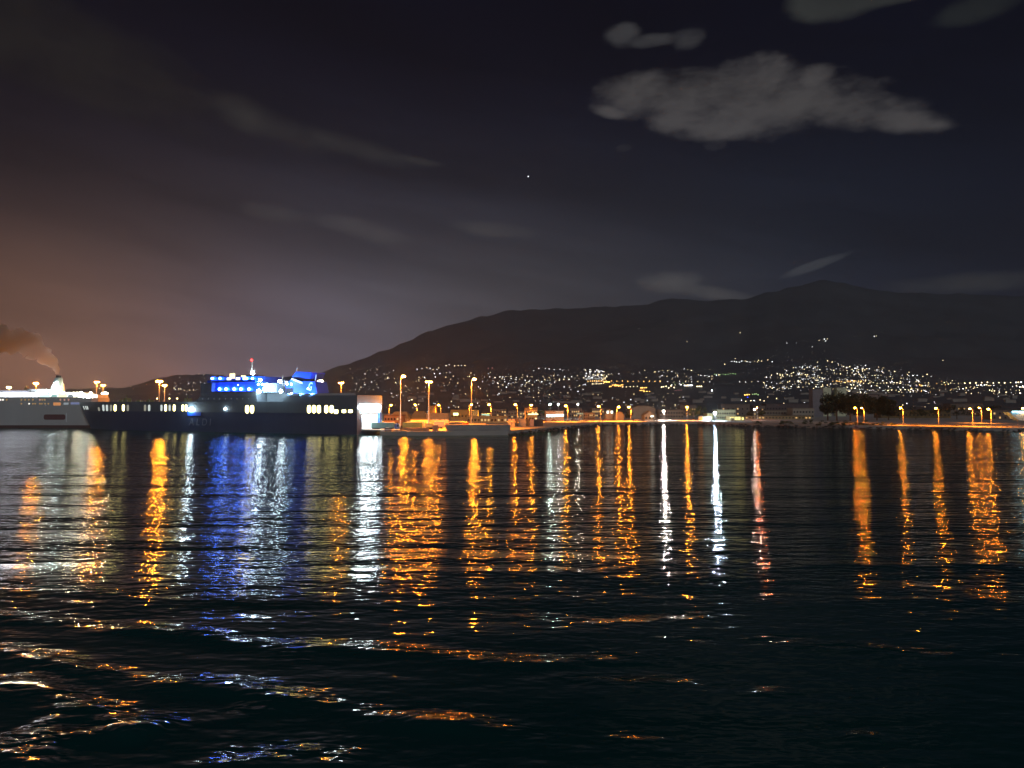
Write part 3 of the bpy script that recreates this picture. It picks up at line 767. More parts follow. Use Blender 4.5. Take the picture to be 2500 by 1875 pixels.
# smoke from the white ferry's funnel
def build_smoke():
    path = [(139, 913, 3.0), (140, 902, 6.0), (131, 890, 10), (114, 875, 15), (95, 858, 20), (74, 843, 23), (50, 834, 25), (20, 830, 27), (-30, 826, 30), (-110, 820, 36)]
    Y0 = WY + 8
    vs, fs = [], []; n = 28; rings = []
    K = 46
    for j in range(K):
        t = j / (K - 1) * (len(path) - 1); i = min(int(t), len(path) - 2); q = t - i
        px = path[i][0] * (1 - q) + path[i + 1][0] * q; py = path[i][1] * (1 - q) + path[i + 1][1] * q; r = path[i][2] * (1 - q) + path[i + 1][2] * q
        c = Vector((X(px, Y0), Y0, Z(py, Y0))); r = r * Y0 / F
        a = path[i + 1][0] - path[i][0], -(path[i + 1][1] - path[i][1]); L = math.hypot(*a)
        tx, tz = a[0] / L, a[1] / L; nx, nz = -tz, tx
        for k in range(n):
            th = 2 * math.pi * k / n
            d = Vector((nx * math.cos(th), math.sin(th), nz * math.cos(th)))
            p = c + d * r
            nn = mnoise.fractal(p * 0.14, 1.0, 2.0, 5)
            vs.append(c + d * r * (1.0 + 1.0 * nn))
    for j in range(K - 1):
        for k in range(n): fs.append((j * n + k, j * n + (k + 1) % n, (j + 1) * n + (k + 1) % n, (j + 1) * n + k))
    fs += [tuple(range(n - 1, -1, -1)), tuple(range((K - 1) * n, K * n))]
    m = bpy.data.materials.new('funnel_smoke'); m.use_nodes = True
    w = N(m.node_tree); w.n.clear()
    pos = w.new('ShaderNodeNewGeometry').outputs['Position']
    f = w.smooth(w.noise(pos, 0.26, 5, .65), .40, .72)
    v = w.new('ShaderNodeVolumePrincipled'); v.inputs['Color'].default_value = (.99, .98, .97, 1); v.inputs['Anisotropy'].default_value = 0.45
    w.l.new(w.m('MULTIPLY', f, .10), v.inputs['Density'])
    o = w.new('ShaderNodeOutputMaterial'); w.l.new(v.outputs[0], o.inputs[1])
    mb = MB(); mb.v = [tuple(p) for p in vs]; mb.f = fs
    ob = mb.build('smoke', m, smooth=True)
    tag(ob, 'grey smoke drifting left from the white ferry funnel', kind='stuff')
build_smoke()

# ------------------------------------------------------------------ vehicles
M_TYRE = mat('tyre_rubber', (.02, .02, .02), .9, .2, 3)
M_GLASS = mat('dark_glass', (.02, .025, .03), .1, .1, 1, spec=.6)
def truck(px0, px1, Y, c, label, cab=None, name='trailer_truck', zt=4.0, gz=GZ):
    x0, x1 = X(px0, Y), X(px1, Y); Ln = x1 - x0
    root = thing(name, label, 'truck', ((x0 + x1) / 2, Y, gz), 0, 'trucks and trailers on the quay')
    a, b = -Ln / 2, Ln / 2
    if cab: b2 = b - 2.6
    else: b2 = b
    key = 'truck_paint_%d_%d_%d' % tuple(int(v * 100) for v in c)
    MB().box(a, b2, -1.25, 1.25, 1.15, zt).build('trailer_box', mat(key, c, .5, .15, .8), root)
    MB().box(a + .2, b2, -1.0, 1.0, .8, 1.14).build('chassis', M_DARK, root)
    for x in (a + 1.2, a + 2.5, a + 3.8, b2 - 1.5):
        for s in (-1.2, .9):
            MB().cyl((x, s, .5), (x, s + .3, .5), .5, .5, 10).build('wheel', M_TYRE, root)
    if cab:
        MB().prism([(b2 + .25, .6), (b, .6), (b, 1.9), (b - .25, 3.3), (b2 + .25, 3.5)], -1.2, 1.2).build('cab', mat('cab_%d_%d_%d' % tuple(int(v * 100) for v in cab), cab, .4, .1, 1), root)
        MB().box(b - 1.2, b - .35, -1.24, -1.21, 1.9, 2.8).build('side_window', M_GLASS, root)
        MB().cyl((b - 1, -1.2, .5), (b - 1, -.9, .5), .5, .5, 10).build('wheel', M_TYRE, root)
    return root
truck(908, 976, 383, (.16, .30, .30), 'dark teal trailer truck with a blue cab by the ferry ramp', (.08, .2, .55))
truck(984, 1032, 386, (.34, .38, .12), 'olive green trailer parked right of the teal truck')
truck(1038, 1059, 392, (.65, .5, .2), 'short pale yellow trailer right of the olive green one', zt=3.4)
truck(994, 1036, 402, (.6, .42, .22), 'long low buff trailer behind the olive green one')
truck(1060, 1085, 402, (.55, .48, .38), 'cream trailer left of the dark purple container')
truck(1003, 1046, 425, (.62, .45, .2), 'yellow slatted trailer behind the long low buff one', zt=4.4)
truck(1050, 1096, 430, (.35, .30, .27), 'grey-brown trailer with a pale patch behind the cream trailer', zt=4.3)
truck(940, 962, 410, (.5, .3, .16), 'orange-brown loaded flatbed next to the blue door post of the ferry', zt=3.6)
def container(px0, px1, Y, c, label, z1=2.6, z0=0.0, deep=2.4, group='shipping containers on the quay'):
    x0, x1 = X(px0, Y), X(px1, Y)
    root = thing('shipping_container', label, 'container', ((x0 + x1) / 2, Y, GZ + z0), 0, group)
    h = (x1 - x0) / 2; mb = MB(); n = max(3, int(h * 2 / .6))
    p = [(-h, 0)]
    pts = []
    for i in range(n):
        t0 = -h + 2 * h * i / n; t1 = t0 + 2 * h / n; q = (t1 - t0) / 4
        pts += [(t0, .0), (t0 + q, .06), (t0 + 2 * q, .06), (t0 + 3 * q, 0)]
    pts += [(h, 0), (h, deep), (-h, deep)]
    m_ = len(pts)
    key = 'container_%d_%d_%d' % tuple(int(v * 100) for v in c)
    mb.add([(a, b, 0.1) for a, b in pts] + [(a, b, z1 - .1) for a, b in pts], [tuple(range(m_ - 1, -1, -1)), tuple(range(m_, 2 * m_))] + [(i, (i + 1) % m_, (i + 1) % m_ + m_, i + m_) for i in range(m_)])
    mb.build('container_body', mat(key, c, .6, .15, .8), root)
    f = MB()
    for x in (-h, h - .15):
        f.box(x, x + .15, -.08, .07, 0, z1); f.box(x, x + .15, deep - .1, deep + .05, 0, z1)
    f.box(-h + .15, h - .15, -.08, -.002, z1 - .15, z1 - .002); f.box(-h + .15, h - .15, -.08, -.002, 0.002, .15)
    f.build('container_frame', mat(key + '_f', tuple(v * .7 for v in c), .6, .2, 1), root)
    return root
container(1088, 1099, 403, (.16, .12, .24), 'dark purple container end right of the cream trailer', 3.0)
for i, (a, b) in enumerate(((1145, 1155), (1156, 1165.5), (1166, 1175.5), (1177, 1186))):
    container(a, b, 415, (.78, .72, .66) if i == 0 else (.70, .5, .42), ('white' if i == 0 else 'pale pink') + f' container, {ordn[i]} of four in a row above the concrete wall')
container(1241, 1248.5, 440, (.75, .58, .32), 'cream container, leftmost of the lower row on the sunken quay corner', 2.3)
container(1249.2, 1257, 440, (.75, .58, .32), 'cream container, second of the lower row on the quay corner', 2.3)
container(1241, 1248.5, 440, (.78, .60, .34), 'cream container stacked on the leftmost one of the lower row', 2.3, 2.35)
container(1249.2, 1257, 440, (.78, .60, .34), 'cream container stacked on the second one of the lower row', 2.3, 2.35)
container(1257.6, 1265, 445, (.40, .22, .10), 'brown container end beside the four cream ones', 4.6)
container(1266, 1284, 447, (.75, .56, .34), 'long cream container right of the brown end', 4.5)
container(1284.6, 1293, 449, (.42, .24, .10), 'brown container between two cream ones', 4.4)
container(1294, 1303, 449, (.75, .50, .36), 'pinkish cream container left of the black one', 4.3)
container(1304, 1325, 452, (.07, .07, .075), 'black container at the right end of the row', 4.2)
container(1130, 1137, 410, (.62, .16, .06), 'red-orange container left of the white one', 3.2)
container(1138, 1144, 411, (.25, .05, .03), 'dark red container touching the white one', 3.2)
container(1118, 1129, 407, (.45, .30, .16), 'buff skip left of the red-orange container', 2.6)
container(1101, 1112, 405, (.6, .18, .05), 'bright orange skip beside the purple container', 1.9)
def car(px, Y, c, label, s=1.0, gz=GZ):
    root = thing('parked_car', label, 'car', (X(px, Y), Y, gz), 0, 'cars parked on the waterfront')
    key = 'car_paint_%d_%d_%d' % tuple(int(v * 100) for v in c)
    MB().prism([(-2.1, .35), (2.1, .35), (2.15, .8), (1.3, .95), (-1.9, 1.0), (-2.15, .8)], -.85, .85).build('body', mat(key, c, .3, .05, 1), root)
    MB().prism([(-1.6, 1.0), (1.0, .96), (.45, 1.45), (-1.1, 1.48)], -.72, .72).build('cabin', M_GLASS, root)
    MB().prism([(-1.1, 1.481), (.45, 1.451), (.35, 1.52), (-1.0, 1.54)], -.66, .66).build('roof', mat(key, c, .3, .05, 1), root)
    for x in (-1.3, 1.3):
        for y in (-.88, .66): MB().cyl((x, y, .33), (x, y + .22, .33), .33, .33, 10).build('wheel', M_TYRE, root)
    return root
car(1038, 376, (.75, .77, .8), 'white car on the low quay edge, rightmost of the line')
car(1024, 377, (.55, .20, .08), 'orange car on the quay edge beside the white one')
car(1004, 378, (.55, .55, .5), 'pale silver car on the quay edge by the olive trailer')
car(994, 379, (.5, .25, .25), 'reddish car at the left end of the quay edge line')
car(948, 372.5, (.8, .8, .78), 'white car low in front of the teal truck')
for i, (px, Y, c) in enumerate([(1480, 600, (.5, .3, .25)), (1555, 590, (.6, .6, .6)), (1600, 585, (.5, .5, .5)), (1740, 575, (.3, .3, .3)), (1790, 570, (.5, .45, .35)), (1330, 560, (.4, .12, .08)), (1400, 600, (.3, .3, .3)), (1352, 575, (.2, .1, .08))]):
    car(px, Y, c, ['dull red car beside the leftmost gabled house', 'silver car left of the large gabled house', 'grey car right of the large gabled house', 'dark car under the icy white floodlight', 'tan car in front of the yellow shopfront', 'maroon car right of the black container', 'dark grey car under the umbrella-shaped kiosk', 'dark brown car in front of the white lit kiosks'][i])

# grey concrete retaining wall, kerbs, low ochre wall
def wall(pts, z0, z1, th, m, name, label, cat='wall'):
    root = thing(name, label, cat, (pts[0][0], pts[0][1], GZ))
    mb = MB()
    for (x0, y0), (x1, y1) in zip(pts, pts[1:]):
        d = Vector((x1 - x0, y1 - y0)).normalized(); n = Vector((-d.y, d.x)) * th
        q = [(x0, y0), (x1, y1), (x1 + n.x, y1 + n.y), (x0 + n.x, y0 + n.y)]
        q = [(a - pts[0][0], b - pts[0][1]) for a, b in q]
        mb.add([(a, b, z0 - GZ) for a, b in q] + [(a, b, z1 - GZ) for a, b in q], [(3, 2, 1, 0), (4, 5, 6, 7), (0, 1, 5, 4), (1, 2, 6, 5), (2, 3, 7, 6), (3, 0, 4, 7)])
    mb.build('wall_face', m, root)
    c = MB()
    for (x0, y0), (x1, y1) in zip(pts, pts[1:]):
        d = Vector((x1 - x0, y1 - y0)).normalized(); n = Vector((-d.y, d.x))
        q = [(x0 - n.x * .1, y0 - n.y * .1), (x1 - n.x * .1, y1 - n.y * .1), (x1 + n.x * (th + .1), y1 + n.y * (th + .1)), (x0 + n.x * (th + .1), y0 + n.y * (th + .1))]
        q = [(a - pts[0][0], b - pts[0][1]) for a, b in q]
        c.add([(a, b, z1 - GZ) for a, b in q] + [(a, b, z1 - GZ + .25) for a, b in q], [(3, 2, 1, 0), (4, 5, 6, 7), (0, 1, 5, 4), (1, 2, 6, 5), (2, 3, 7, 6), (3, 0, 4, 7)])
    c.build('coping', m, root)
    return root
M_CONC = mat('weathered_concrete', (.34, .32, .29), .9, .5, .12)
wall([(X(1090, 373), 373.0), (X(1246, 375.5), 375.5)], -1, 5.0, 5.0, M_CONC, 'concrete_wall', 'grey weathered concrete wall rising from the water at the quay corner')
wall([(X(976, 371.2), 371.2), (X(1048, 371.8), 371.8)], 2.0, 3.5, .5, mat('salmon_render', (.55, .33, .2), .9, .2, .2), 'parapet_wall', 'low salmon parapet wall in front of the parked cars')
wall([(X(1056, 372.4), 372.4), (X(1070, 372.6), 372.6)], 2.0, 4.9, 4.0, mat('salmon_render', (.55, .33, .2), .9, .2, .2), 'gatehouse_block', 'small salmon block hut left of the concrete wall', 'hut')
# moored fender tyres & rocks along the edge
M_ROCK = mat('shore_rock', (.12, .11, .10), .95, .5, .3)
def rock(x, y, s, i):
    vs = []
    mb = MB().ball((0, 0, 0), s, s * .8, s * .55, 8, 5)
    mb.v = [tuple(Vector(v) * (1 + .35 * mnoise.noise(Vector(v) * .9 + Vector((i, 0, 0))))) for v in mb.v]
    return mb
rk = MB()
for seg in range(8, len(SHORE) - 3):
    (x0, y0), (x1, y1) = SHORE[seg], SHORE[seg + 1]
    L = math.hypot(x1 - x0, y1 - y0); n = int(L / 1.3)
    for i in range(n):
        t = (i + random.random()) / n; s = random.uniform(.5, 1.25)
        b = rock(0, 0, s, i + seg * 10)
        ox, oy, oz = x0 + (x1 - x0) * t + random.uniform(-.8, .8), y0 + (y1 - y0) * t - random.uniform(0, 1.6), random.uniform(-.2, 1.2)
        rk.add([(a + ox, c + oy, d + oz) for a, c, d in b.v], b.f)
tag(rk.build('rubble', M_ROCK), 'dark boulders heaped along the shore edge', kind='stuff')

# ------------------------------------------------------------------ buildings
def building(px0, px1, py_top, Y, c, label, name='building', kind='flat', depth=14, lit=None, windows=0, wc=None, gz=GZ, cat='building', roofc=None, rise=None, storeys=1):
    x0, x1 = X(px0, Y), X(px1, Y); h = (x1 - x0) / 2; zt = Z(py_top, Y) - gz
    root = thing(name, label, cat, ((x0 + x1) / 2, Y, gz))
    key = 'wall_%d_%d_%d' % tuple(int(v * 100) for v in c); m = mat(key, c, .85, .25, .25)
    rc = roofc or tuple(v * .6 for v in c); rm = mat('roof_%d_%d_%d' % tuple(int(v * 100) for v in rc), rc, .85, .25, .3)
    if kind == 'gable':
        e = zt * .55
        MB().prism([(-h, 0), (h, 0), (h, e), (0, zt), (-h, e)], 0, depth).build('wall', m, root)
        for s in (-1, 1):
            MB().prism([(0, zt + .05), (0, zt + .35), (s * (h + .4), e + .1), (s * (h + .4), e - .2)], -.3, depth + .3).build('roof', rm, root)
    elif kind == 'arch':
        e = zt * (.45 if rise is None else rise)
        pts = [(-h, 0), (h, 0)] + [(h * math.cos(math.pi * i / 14), e + (zt - e) * math.sin(math.pi * i / 14)) for i in range(15)]
        MB().prism(pts, 0, depth).build('wall', m, root)
        outer = [((h + .3) * math.cos(math.pi * i / 14), e + .1 + (zt - e + .3) * math.sin(math.pi * i / 14)) for i in range(15)]
        inner = [((h + .02) * math.cos(math.pi * i / 14), e + .02 + (zt - e) * math.sin(math.pi * i / 14)) for i in range(14, -1, -1)]
        MB().prism(outer + inner, -.4, depth + .4).build('roof', rm, root)
    elif kind == 'hip':
        k = min(h * .45, 5)
        e = zt * .5
        MB().box(-h, h, 0, depth, 0, e).build('wall', m, root)
        vs = [(-h - .3, -.3, e), (h + .3, -.3, e), (h + .3, depth + .3, e), (-h - .3, depth + .3, e), (-h + k, depth * .35, zt), (h - k, depth * .35, zt), (h - k, depth * .65, zt), (-h + k, depth * .65, zt)]
        MB().add(vs, [(3, 2, 1, 0), (4, 5, 6, 7), (0, 1, 5, 4), (1, 2, 6, 5), (2, 3, 7, 6), (3, 0, 4, 7)]).build('roof', rm, root)
    else:
        MB().box(-h, h, 0, depth, 0, zt - .5).build('wall', m, root)
        MB().box(-h - .25, h + .25, -.25, depth + .25, zt - .5, zt).build('roof', rm, root)
    if windows:
        for s in range(storeys):
            for i in range(windows):
                x = -h + 2 * h * (i + .5) / windows; ww = min(.7, h / windows * .55)
                zz = (zt * (.5 if kind != 'flat' else .8)) * (s + .35) / storeys
                g = wc if (wc and random.random() < .4) else M_GLASS
                MB().box(x - ww, x + ww, -.07, .1, zz, zz + min(1.5, zt * .35 / storeys)).build('window', g, root)
    if lit:
        for a, b, y0, y1, g in lit:
            MB().box(X(a, Y) - (x0 + x1) / 2, X(b, Y) - (x0 + x1) / 2, -.2, -.09, Z(y1, Y) - gz, Z(y0, Y) - gz).build('lit_front', g, root)
    return root
W1 = glow('shop_white', (.95, 1.0, .85), 3.0); W2 = glow('shop_yellow', (1.0, .85, .30), 1.6, False); W3 = glow('shop_warm', (1.0, .72, .35), 1.8, False); W4 = glow('window_amber', (1, .6, .22), .8, False)
OCH = (.62, .45, .2)
building(949, 1000, 1005, 470, OCH, 'ochre port shed with two arched bays behind the ferry stern', 'port_shed', 'hip', 16)
for i in (0, 1):
    pass
building(938, 982, 1013, 455, (.5, .28, .15), 'orange-brown two-storey building in front of the arched shed', windows=6, wc=W4, storeys=2)
building(1002, 1041, 1004, 480, OCH, 'ochre port shed with a long hipped roof behind the yellow trailer', 'port_shed', 'hip', 16)
building(1040, 1093, 1009, 478, (.55, .42, .25), 'long low buff warehouse with a pale flat roof', 'warehouse', windows=7, wc=W4, roofc=(.6, .5, .3))
building(1049, 1063, 990, 560, (.32, .24, .12), 'square dim brown tower block behind the buff warehouse')
building(1100, 1150, 1000, 620, (.36, .28, .12), 'olive-brown warehouse behind the glowing green-white sign', 'warehouse', windows=6, lit=[(1107, 1119, 1008, 1014, glow('sign_green', (.85, 1.0, .45), 3.0))])
building(1154, 1167, 1001, 560, (.40, .48, .30), 'small pale green block left of the greenish canopies')
building(1176, 1196, 1009, 560, (.40, .55, .45), 'greenish canopied kiosk between two orange lamps', lit=[(1176, 1194, 1010, 1013, glow('canopy_green', (.6, 1, .75), 1.0, False)), (1186, 1195, 1014, 1017, glow('canopy_green', (.6, 1, .75), 1.0, False))])
building(1140, 1238, 1016, 520, (.58, .42, .2), 'very long low ochre shed above the row of pale containers', 'port_shed', windows=12, wc=W4, roofc=(.6, .42, .18))
building(1282, 1312, 996, 560, (.58, .42, .18), 'yellow lamplit building with a glowing strip over its entrance', 'terminal_building', windows=4, storeys=2, wc=W3, lit=[(1289, 1314, 1010, 1012.5, glow('strip_yellow', (1, .85, .35), 3.0))])
building(1332, 1355, 1003, 580, (.6, .56, .5), 'white kiosk, left of the two glaring ones', 'kiosk', windows=3, lit=[(1334, 1355, 1012, 1018, W1)])
building(1355, 1376, 1003, 585, (.62, .58, .46), 'white kiosk with a long glaring front, right of the two', 'kiosk', lit=[(1356, 1376, 1011, 1016.5, W1), (1356, 1376, 1003.5, 1005, glow('eave_light', (1, .9, .6), .9, False))])
building(1425, 1452, 1007, 620, (.42, .32, .2), 'low brown building with scaffold poles beside it', windows=6, storeys=2, wc=W4)
building(1478, 1498, 999, 610, (.5, .44, .3), 'small gabled house with two bright wall lamps', 'house', 'gable', lit=[(1481, 1486, 1003, 1009, W1), (1491, 1496, 1003, 1009, W1)], cat='house')
building(1501, 1523, 1006, 600, (.4, .33, .22), 'small house with a rounded arched front', 'house', 'arch', cat='house', rise=.35)
building(1542, 1600, 991, 690, (.34, .29, .22), 'large dim hall with a low curved roof', 'hall', 'arch', 20, rise=.72, cat='hall')
building(1573, 1599, 1004, 600, (.55, .46, .3), 'gabled house with a dark attic window and lit doorway', 'house', 'gable', lit=[(1588, 1595, 1014.5, 1018, W1)], windows=3, cat='house')
building(1610, 1668, 1000, 680, (.26, .21, .15), 'wide dim brown block behind the pinkish floodlight', windows=9, storeys=2)
building(1727, 1740, 1009, 620, (.55, .55, .25), 'small yellow-lit block left of the icy floodlight', roofc=(.5, .5, .25))
building(1715, 1737, 1016.5, 600, (.5, .5, .35), 'low pale yellow kiosk at the foot of the small yellow block', 'kiosk')
building(1750, 1795, 1000, 620, (.42, .46, .28), 'olive grey flat-roofed building right of the icy floodlight', windows=8, storeys=2)
building(1783, 1816, 1016, 595, (.4, .34, .16), 'shopfront with tall glowing yellow windows', 'shop', lit=[(1793, 1800, 1016.5, 1025, W2), (1801, 1807, 1016.5, 1025, W2), (1810, 1815, 1019, 1025, W2), (1783, 1792, 1017.5, 1019.5, W2)], cat='shop')
building(1818, 1980, 1015, 640, (.28, .25, .13), 'long low dim sheds behind the shore road', 'warehouse', windows=20, wc=W4)
building(1864, 1960, 1001, 700, (.24, .22, .17), 'long grey-brown terrace of flats with dark windows', windows=14, storeys=2)
building(1935, 1987, 996, 680, (.34, .31, .24), 'pale flat block in front of the grey tower', windows=7, storeys=2)
building(1870, 1985, 985, 800, (.13, .11, .11), 'dark long roofline behind the grey-brown terrace', windows=16, storeys=2)
building(1984, 2009, 949, 760, (.24, .23, .24), 'plain grey tower standing left of the pale silos', 'tower_block', cat='tower', depth=10)
building(2010, 2029, 946, 800, (.80, .82, .55), 'pale green-cream silo block, left of the two', 'silo', cat='silo', depth=8)
building(2043, 2066, 946, 800, (.80, .82, .55), 'pale green-cream silo block, right of the two', 'silo', cat='silo', depth=8)
building(2110, 2150, 963, 1000, (.30, .22, .18), 'distant low reddish roof behind the dark trees', windows=5)
building(2150, 2320, 1001, 700, (.17, .13, .06), 'long dim olive hedge-like warehouse behind the shore road', 'warehouse', windows=18)
for i, (a, b, t, Yb) in enumerate([(1660, 1700, 988, 780), (1760, 1830, 986, 800), (1840, 1868, 990, 800), (2320, 2400, 985, 800), (1390, 1420, 996, 720), (1240, 1282, 1003, 680), (1200, 1236, 998, 740), (1445, 1475, 996, 720), (2420, 2500, 1000, 620)]):
    building(a, b, t, Yb, (.2, .17, .14), ['dim block with a flat roof above the lone orange lamp', 'wide dim block above the yellow shopfront', 'small dim block by the red-orange lamp', 'dim block above the close trio of lamps', 'dim block left of the scaffold poles', 'dim brown block behind the cream containers', 'dim block behind the long ochre shed', 'dim block behind the leftmost gabled house', 'dim building behind the pale blue awning'][i], windows=6, storeys=2, wc=W4)
# arches on the first shed
arch_m = M_DARK
# umbrella kiosk and scaffold poles
k = thing('umbrella_kiosk', 'umbrella-shaped pale canopy on a post below a small white lamp', 'kiosk', (X(1416, 600), 600, GZ))
MB().cyl((0, 0, 0), (0, 0, 5.5), .25).build('post', M_POLE, k)
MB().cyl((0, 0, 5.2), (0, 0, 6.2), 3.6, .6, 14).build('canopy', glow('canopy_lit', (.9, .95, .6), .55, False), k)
for i, px in enumerate((1414, 1420, 1424, 1428, 1432)):
    p = thing('scaffold_pole', ['leftmost thin upright pole of five beside the brown building', 'second thin upright pole of five beside the brown building', 'middle thin upright pole of five beside the brown building', 'fourth thin upright pole of five beside the brown building', 'rightmost thin upright pole of five beside the brown building'][i], 'pole', (X(px, 560), 560, GZ), 0, 'thin poles')
    MB().cyl((0, 0, 0), (0, 0, 9.5 - i * .4), .14, .10).build('shaft', mat('rusty_pole', (.5, .28, .12), .8, .3, 1), p)
    MB().cyl((-.8, 0, 6.5), (.8, 0, 6.5), .07).build('crosspiece', mat('rusty_pole', (.5, .28, .12), .8, .3, 1), p)
# pale blue awning at the right edge
aw = thing('awning', 'pale blue awning shaped like an upturned boat at the right edge', 'awning', (X(2490, 440), 440, GZ))
MB().prism([(-7.0, 8.6), (-2, 4.6), (0, 3.6), (8, 3.6), (8, 8.6)], 0, 5).build('canvas', mat('pale_blue_canvas', (.35, .62, .72), .7, .1, .5), aw)
MB().box(-5, 7, -.4, -.2, 8.9, 9.1).build('tube_lamp', glow('awning_tube', (.45, .9, 1.0), 30), aw)
for x in (-1.5, 2.5, 6): MB().cyl((x, .4, 0), (x, .4, 4.2), .12).build('post', M_POLE, aw)
# shore road with kerb
road = MB()
rp = [(93 + 12, 574), (141, 577), (171, 530), (200, 495), (241, 471), (271, 440), (350, 421), (700, 394)]
for (x0, y0), (x1, y1) in zip(rp, rp[1:]):
    road.add([(x0, y0, GZ + .004), (x1, y1, GZ + .004), (x1, y1 + 9, GZ + .004), (x0, y0 + 9, GZ + .004)], [(0, 1, 2, 3)])
tag(road.build('road', mat('asphalt', (.16, .13, .11), .9, .3, .3)), 'orange-lit shore road', kind='structure')
rl = thing('guard_rail', 'long low roadside barrier between shore road and water', 'barrier', (0, 0, GZ))
g1, g2 = MB(), MB()
for (x0, y0), (x1, y1) in zip(rp[2:], rp[3:]):
    y0 -= 2; y1 -= 2
    L = math.hypot(x1 - x0, y1 - y0); n = int(L / 4)
    for i in range(n):
        t = i / n; g1.cyl((x0 + (x1 - x0) * t, y0 + (y1 - y0) * t, 0), (x0 + (x1 - x0) * t, y0 + (y1 - y0) * t, 1.1), .09, .09, 5)
    g2.add([(x0, y0 - .1, .55), (x1, y1 - .1, .55), (x1, y1 + .1, .55), (x0, y0 + .1, .55), (x0, y0 - .1, 1.15), (x1, y1 - .1, 1.15), (x1, y1 + .1, 1.15), (x0, y0 + .1, 1.15)],
           [(0, 3, 2, 1), (4, 5, 6, 7), (0, 1, 5, 4), (1, 2, 6, 5), (2, 3, 7, 6), (3, 0, 4, 7)])
g1.build('rail_posts', M_POLE, rl)['kind'] = 'stuff'
g2.build('rail_beam', mat('barrier_concrete', (.5, .42, .33), .8, .2, .4), rl)

# ------------------------------------------------------------------ trees and bushes
M_LEAF = mat('foliage', (.030, .042, .016), .8, .5, .35)
M_LEAF2 = mat('foliage_light', (.075, .085, .03), .8, .5, .35)
M_BARK = mat('bark', (.10, .07, .045), .9, .3, 2)
def crown_mb(rx, ry, rz, z0, n, leaf):
    mb = MB(); cl = []
    for i in range(max(5, n // 90)):
        a, b = random.uniform(0, 2 * math.pi), random.uniform(-.9, 1)
        k = random.uniform(.35, .85)
        cl.append((rx * k * math.cos(a) * math.sqrt(1 - b * b * .8), ry * k * math.sin(a) * math.sqrt(1 - b * b * .8), z0 + rz * b * .75, random.uniform(.3, .5)))
    for i in range(n):
        c = random.choice(cl)
        d = Vector((random.gauss(0, 1), random.gauss(0, 1), random.gauss(0, 1))).normalized() * random.uniform(.5, 1)
        p = Vector((c[0] + d.x * rx * c[3], c[1] + d.y * ry * c[3], c[2] + d.z * rz * c[3]))
        u = Vector((random.gauss(0, 1), random.gauss(0, 1), random.gauss(0, 1))).normalized(); v = u.orthogonal().normalized()
        s = leaf * random.uniform(.6, 1.3)
        mb.add([p - u * s, p + v * s * .6, p + u * s, p - v * s * .6], [(0, 1, 2, 3)])
    return mb
def tree(px, Y, ztop, rx, label, n=800, leaf=.45, m=None, gz=GZ, name='tree'):
    h = ztop - gz; root = thing(name, label, 'tree', (X(px, Y), Y, gz), 0, 'trees on the waterfront')
    crown_mb(rx, rx * .9, h * .40, h * .60, n, leaf).build('crown', m or M_LEAF, root)
    t = MB().cyl((0, 0, 0), (0, 0, h * .55), .05 * h * .6, .02 * h, 7)
    for i in range(4):
        a = i * 1.6; t.cyl((0, 0, h * .4), (rx * .5 * math.cos(a), rx * .5 * math.sin(a), h * .7), .014 * h, .006 * h, 5)
    t.build('trunk', M_BARK, root)
    return root
TL = ['round dark tree touching the pale silos', 'tallest dark tree right of the grey tower', 'wide dark tree left of the street lamp pole', 'dark tree directly behind the bright lamp pole', 'dark tree at the right end of the tall clump', 'low dark tree ending the clump']
for i, (px, Y, py, r) in enumerate([(2020, 600, 962, 8), (2042, 590, 957, 9), (2075, 585, 962, 9), (2108, 590, 964, 9), (2140, 600, 966, 9), (2168, 610, 976, 8)]):
    tree(px, Y, Z(py, Y), r, TL[i], 2600, .8)
for i, (px, Y, py, r) in enumerate([(1692, 620, 992, 5), (1706, 640, 989, 5.5), (1722, 650, 995, 4), (1860, 650, 1003, 4), (1830, 650, 1004, 4), (2195, 640, 990, 8), (2235, 640, 992, 9), (2290, 630, 990, 9), (2335, 640, 986, 9), (2375, 640, 988, 9), (2425, 640, 990, 8), (1320, 640, 1002, 4), (1135, 660, 1004, 5), (1535, 640, 1004, 3.5)]):
    tree(px, Y, Z(py, Y), r, ['green-lit tree right of the lone orange lamp', 'taller green tree second right of the lone orange lamp', 'small tree left of the low yellow kiosk', 'small tree right of the red-orange lamp', 'small tree left of the red-orange lamp', 'dark tree above the shore road left of the fence', 'broad dark tree right of the second shore lamp', 'broad dark tree behind the twin-headed lamp', 'dark tree between the twin lamp and the close trio', 'dark tree behind the close trio of lamps', 'dark tree right of the close trio of lamps', 'small tree left of the white kiosks', 'dim tree behind the long ochre shed', 'small tree beside the house with the arched front'][i], 700, .5, M_LEAF2 if i < 5 else M_LEAF)
BL = 'bushes along the shore'
bs = [1966, 1984, 2002, 2020, 2038, 2056, 2072, 2090, 2108, 2122, 2140, 2158, 2176, 1925, 1905, 1850, 2230, 2330]
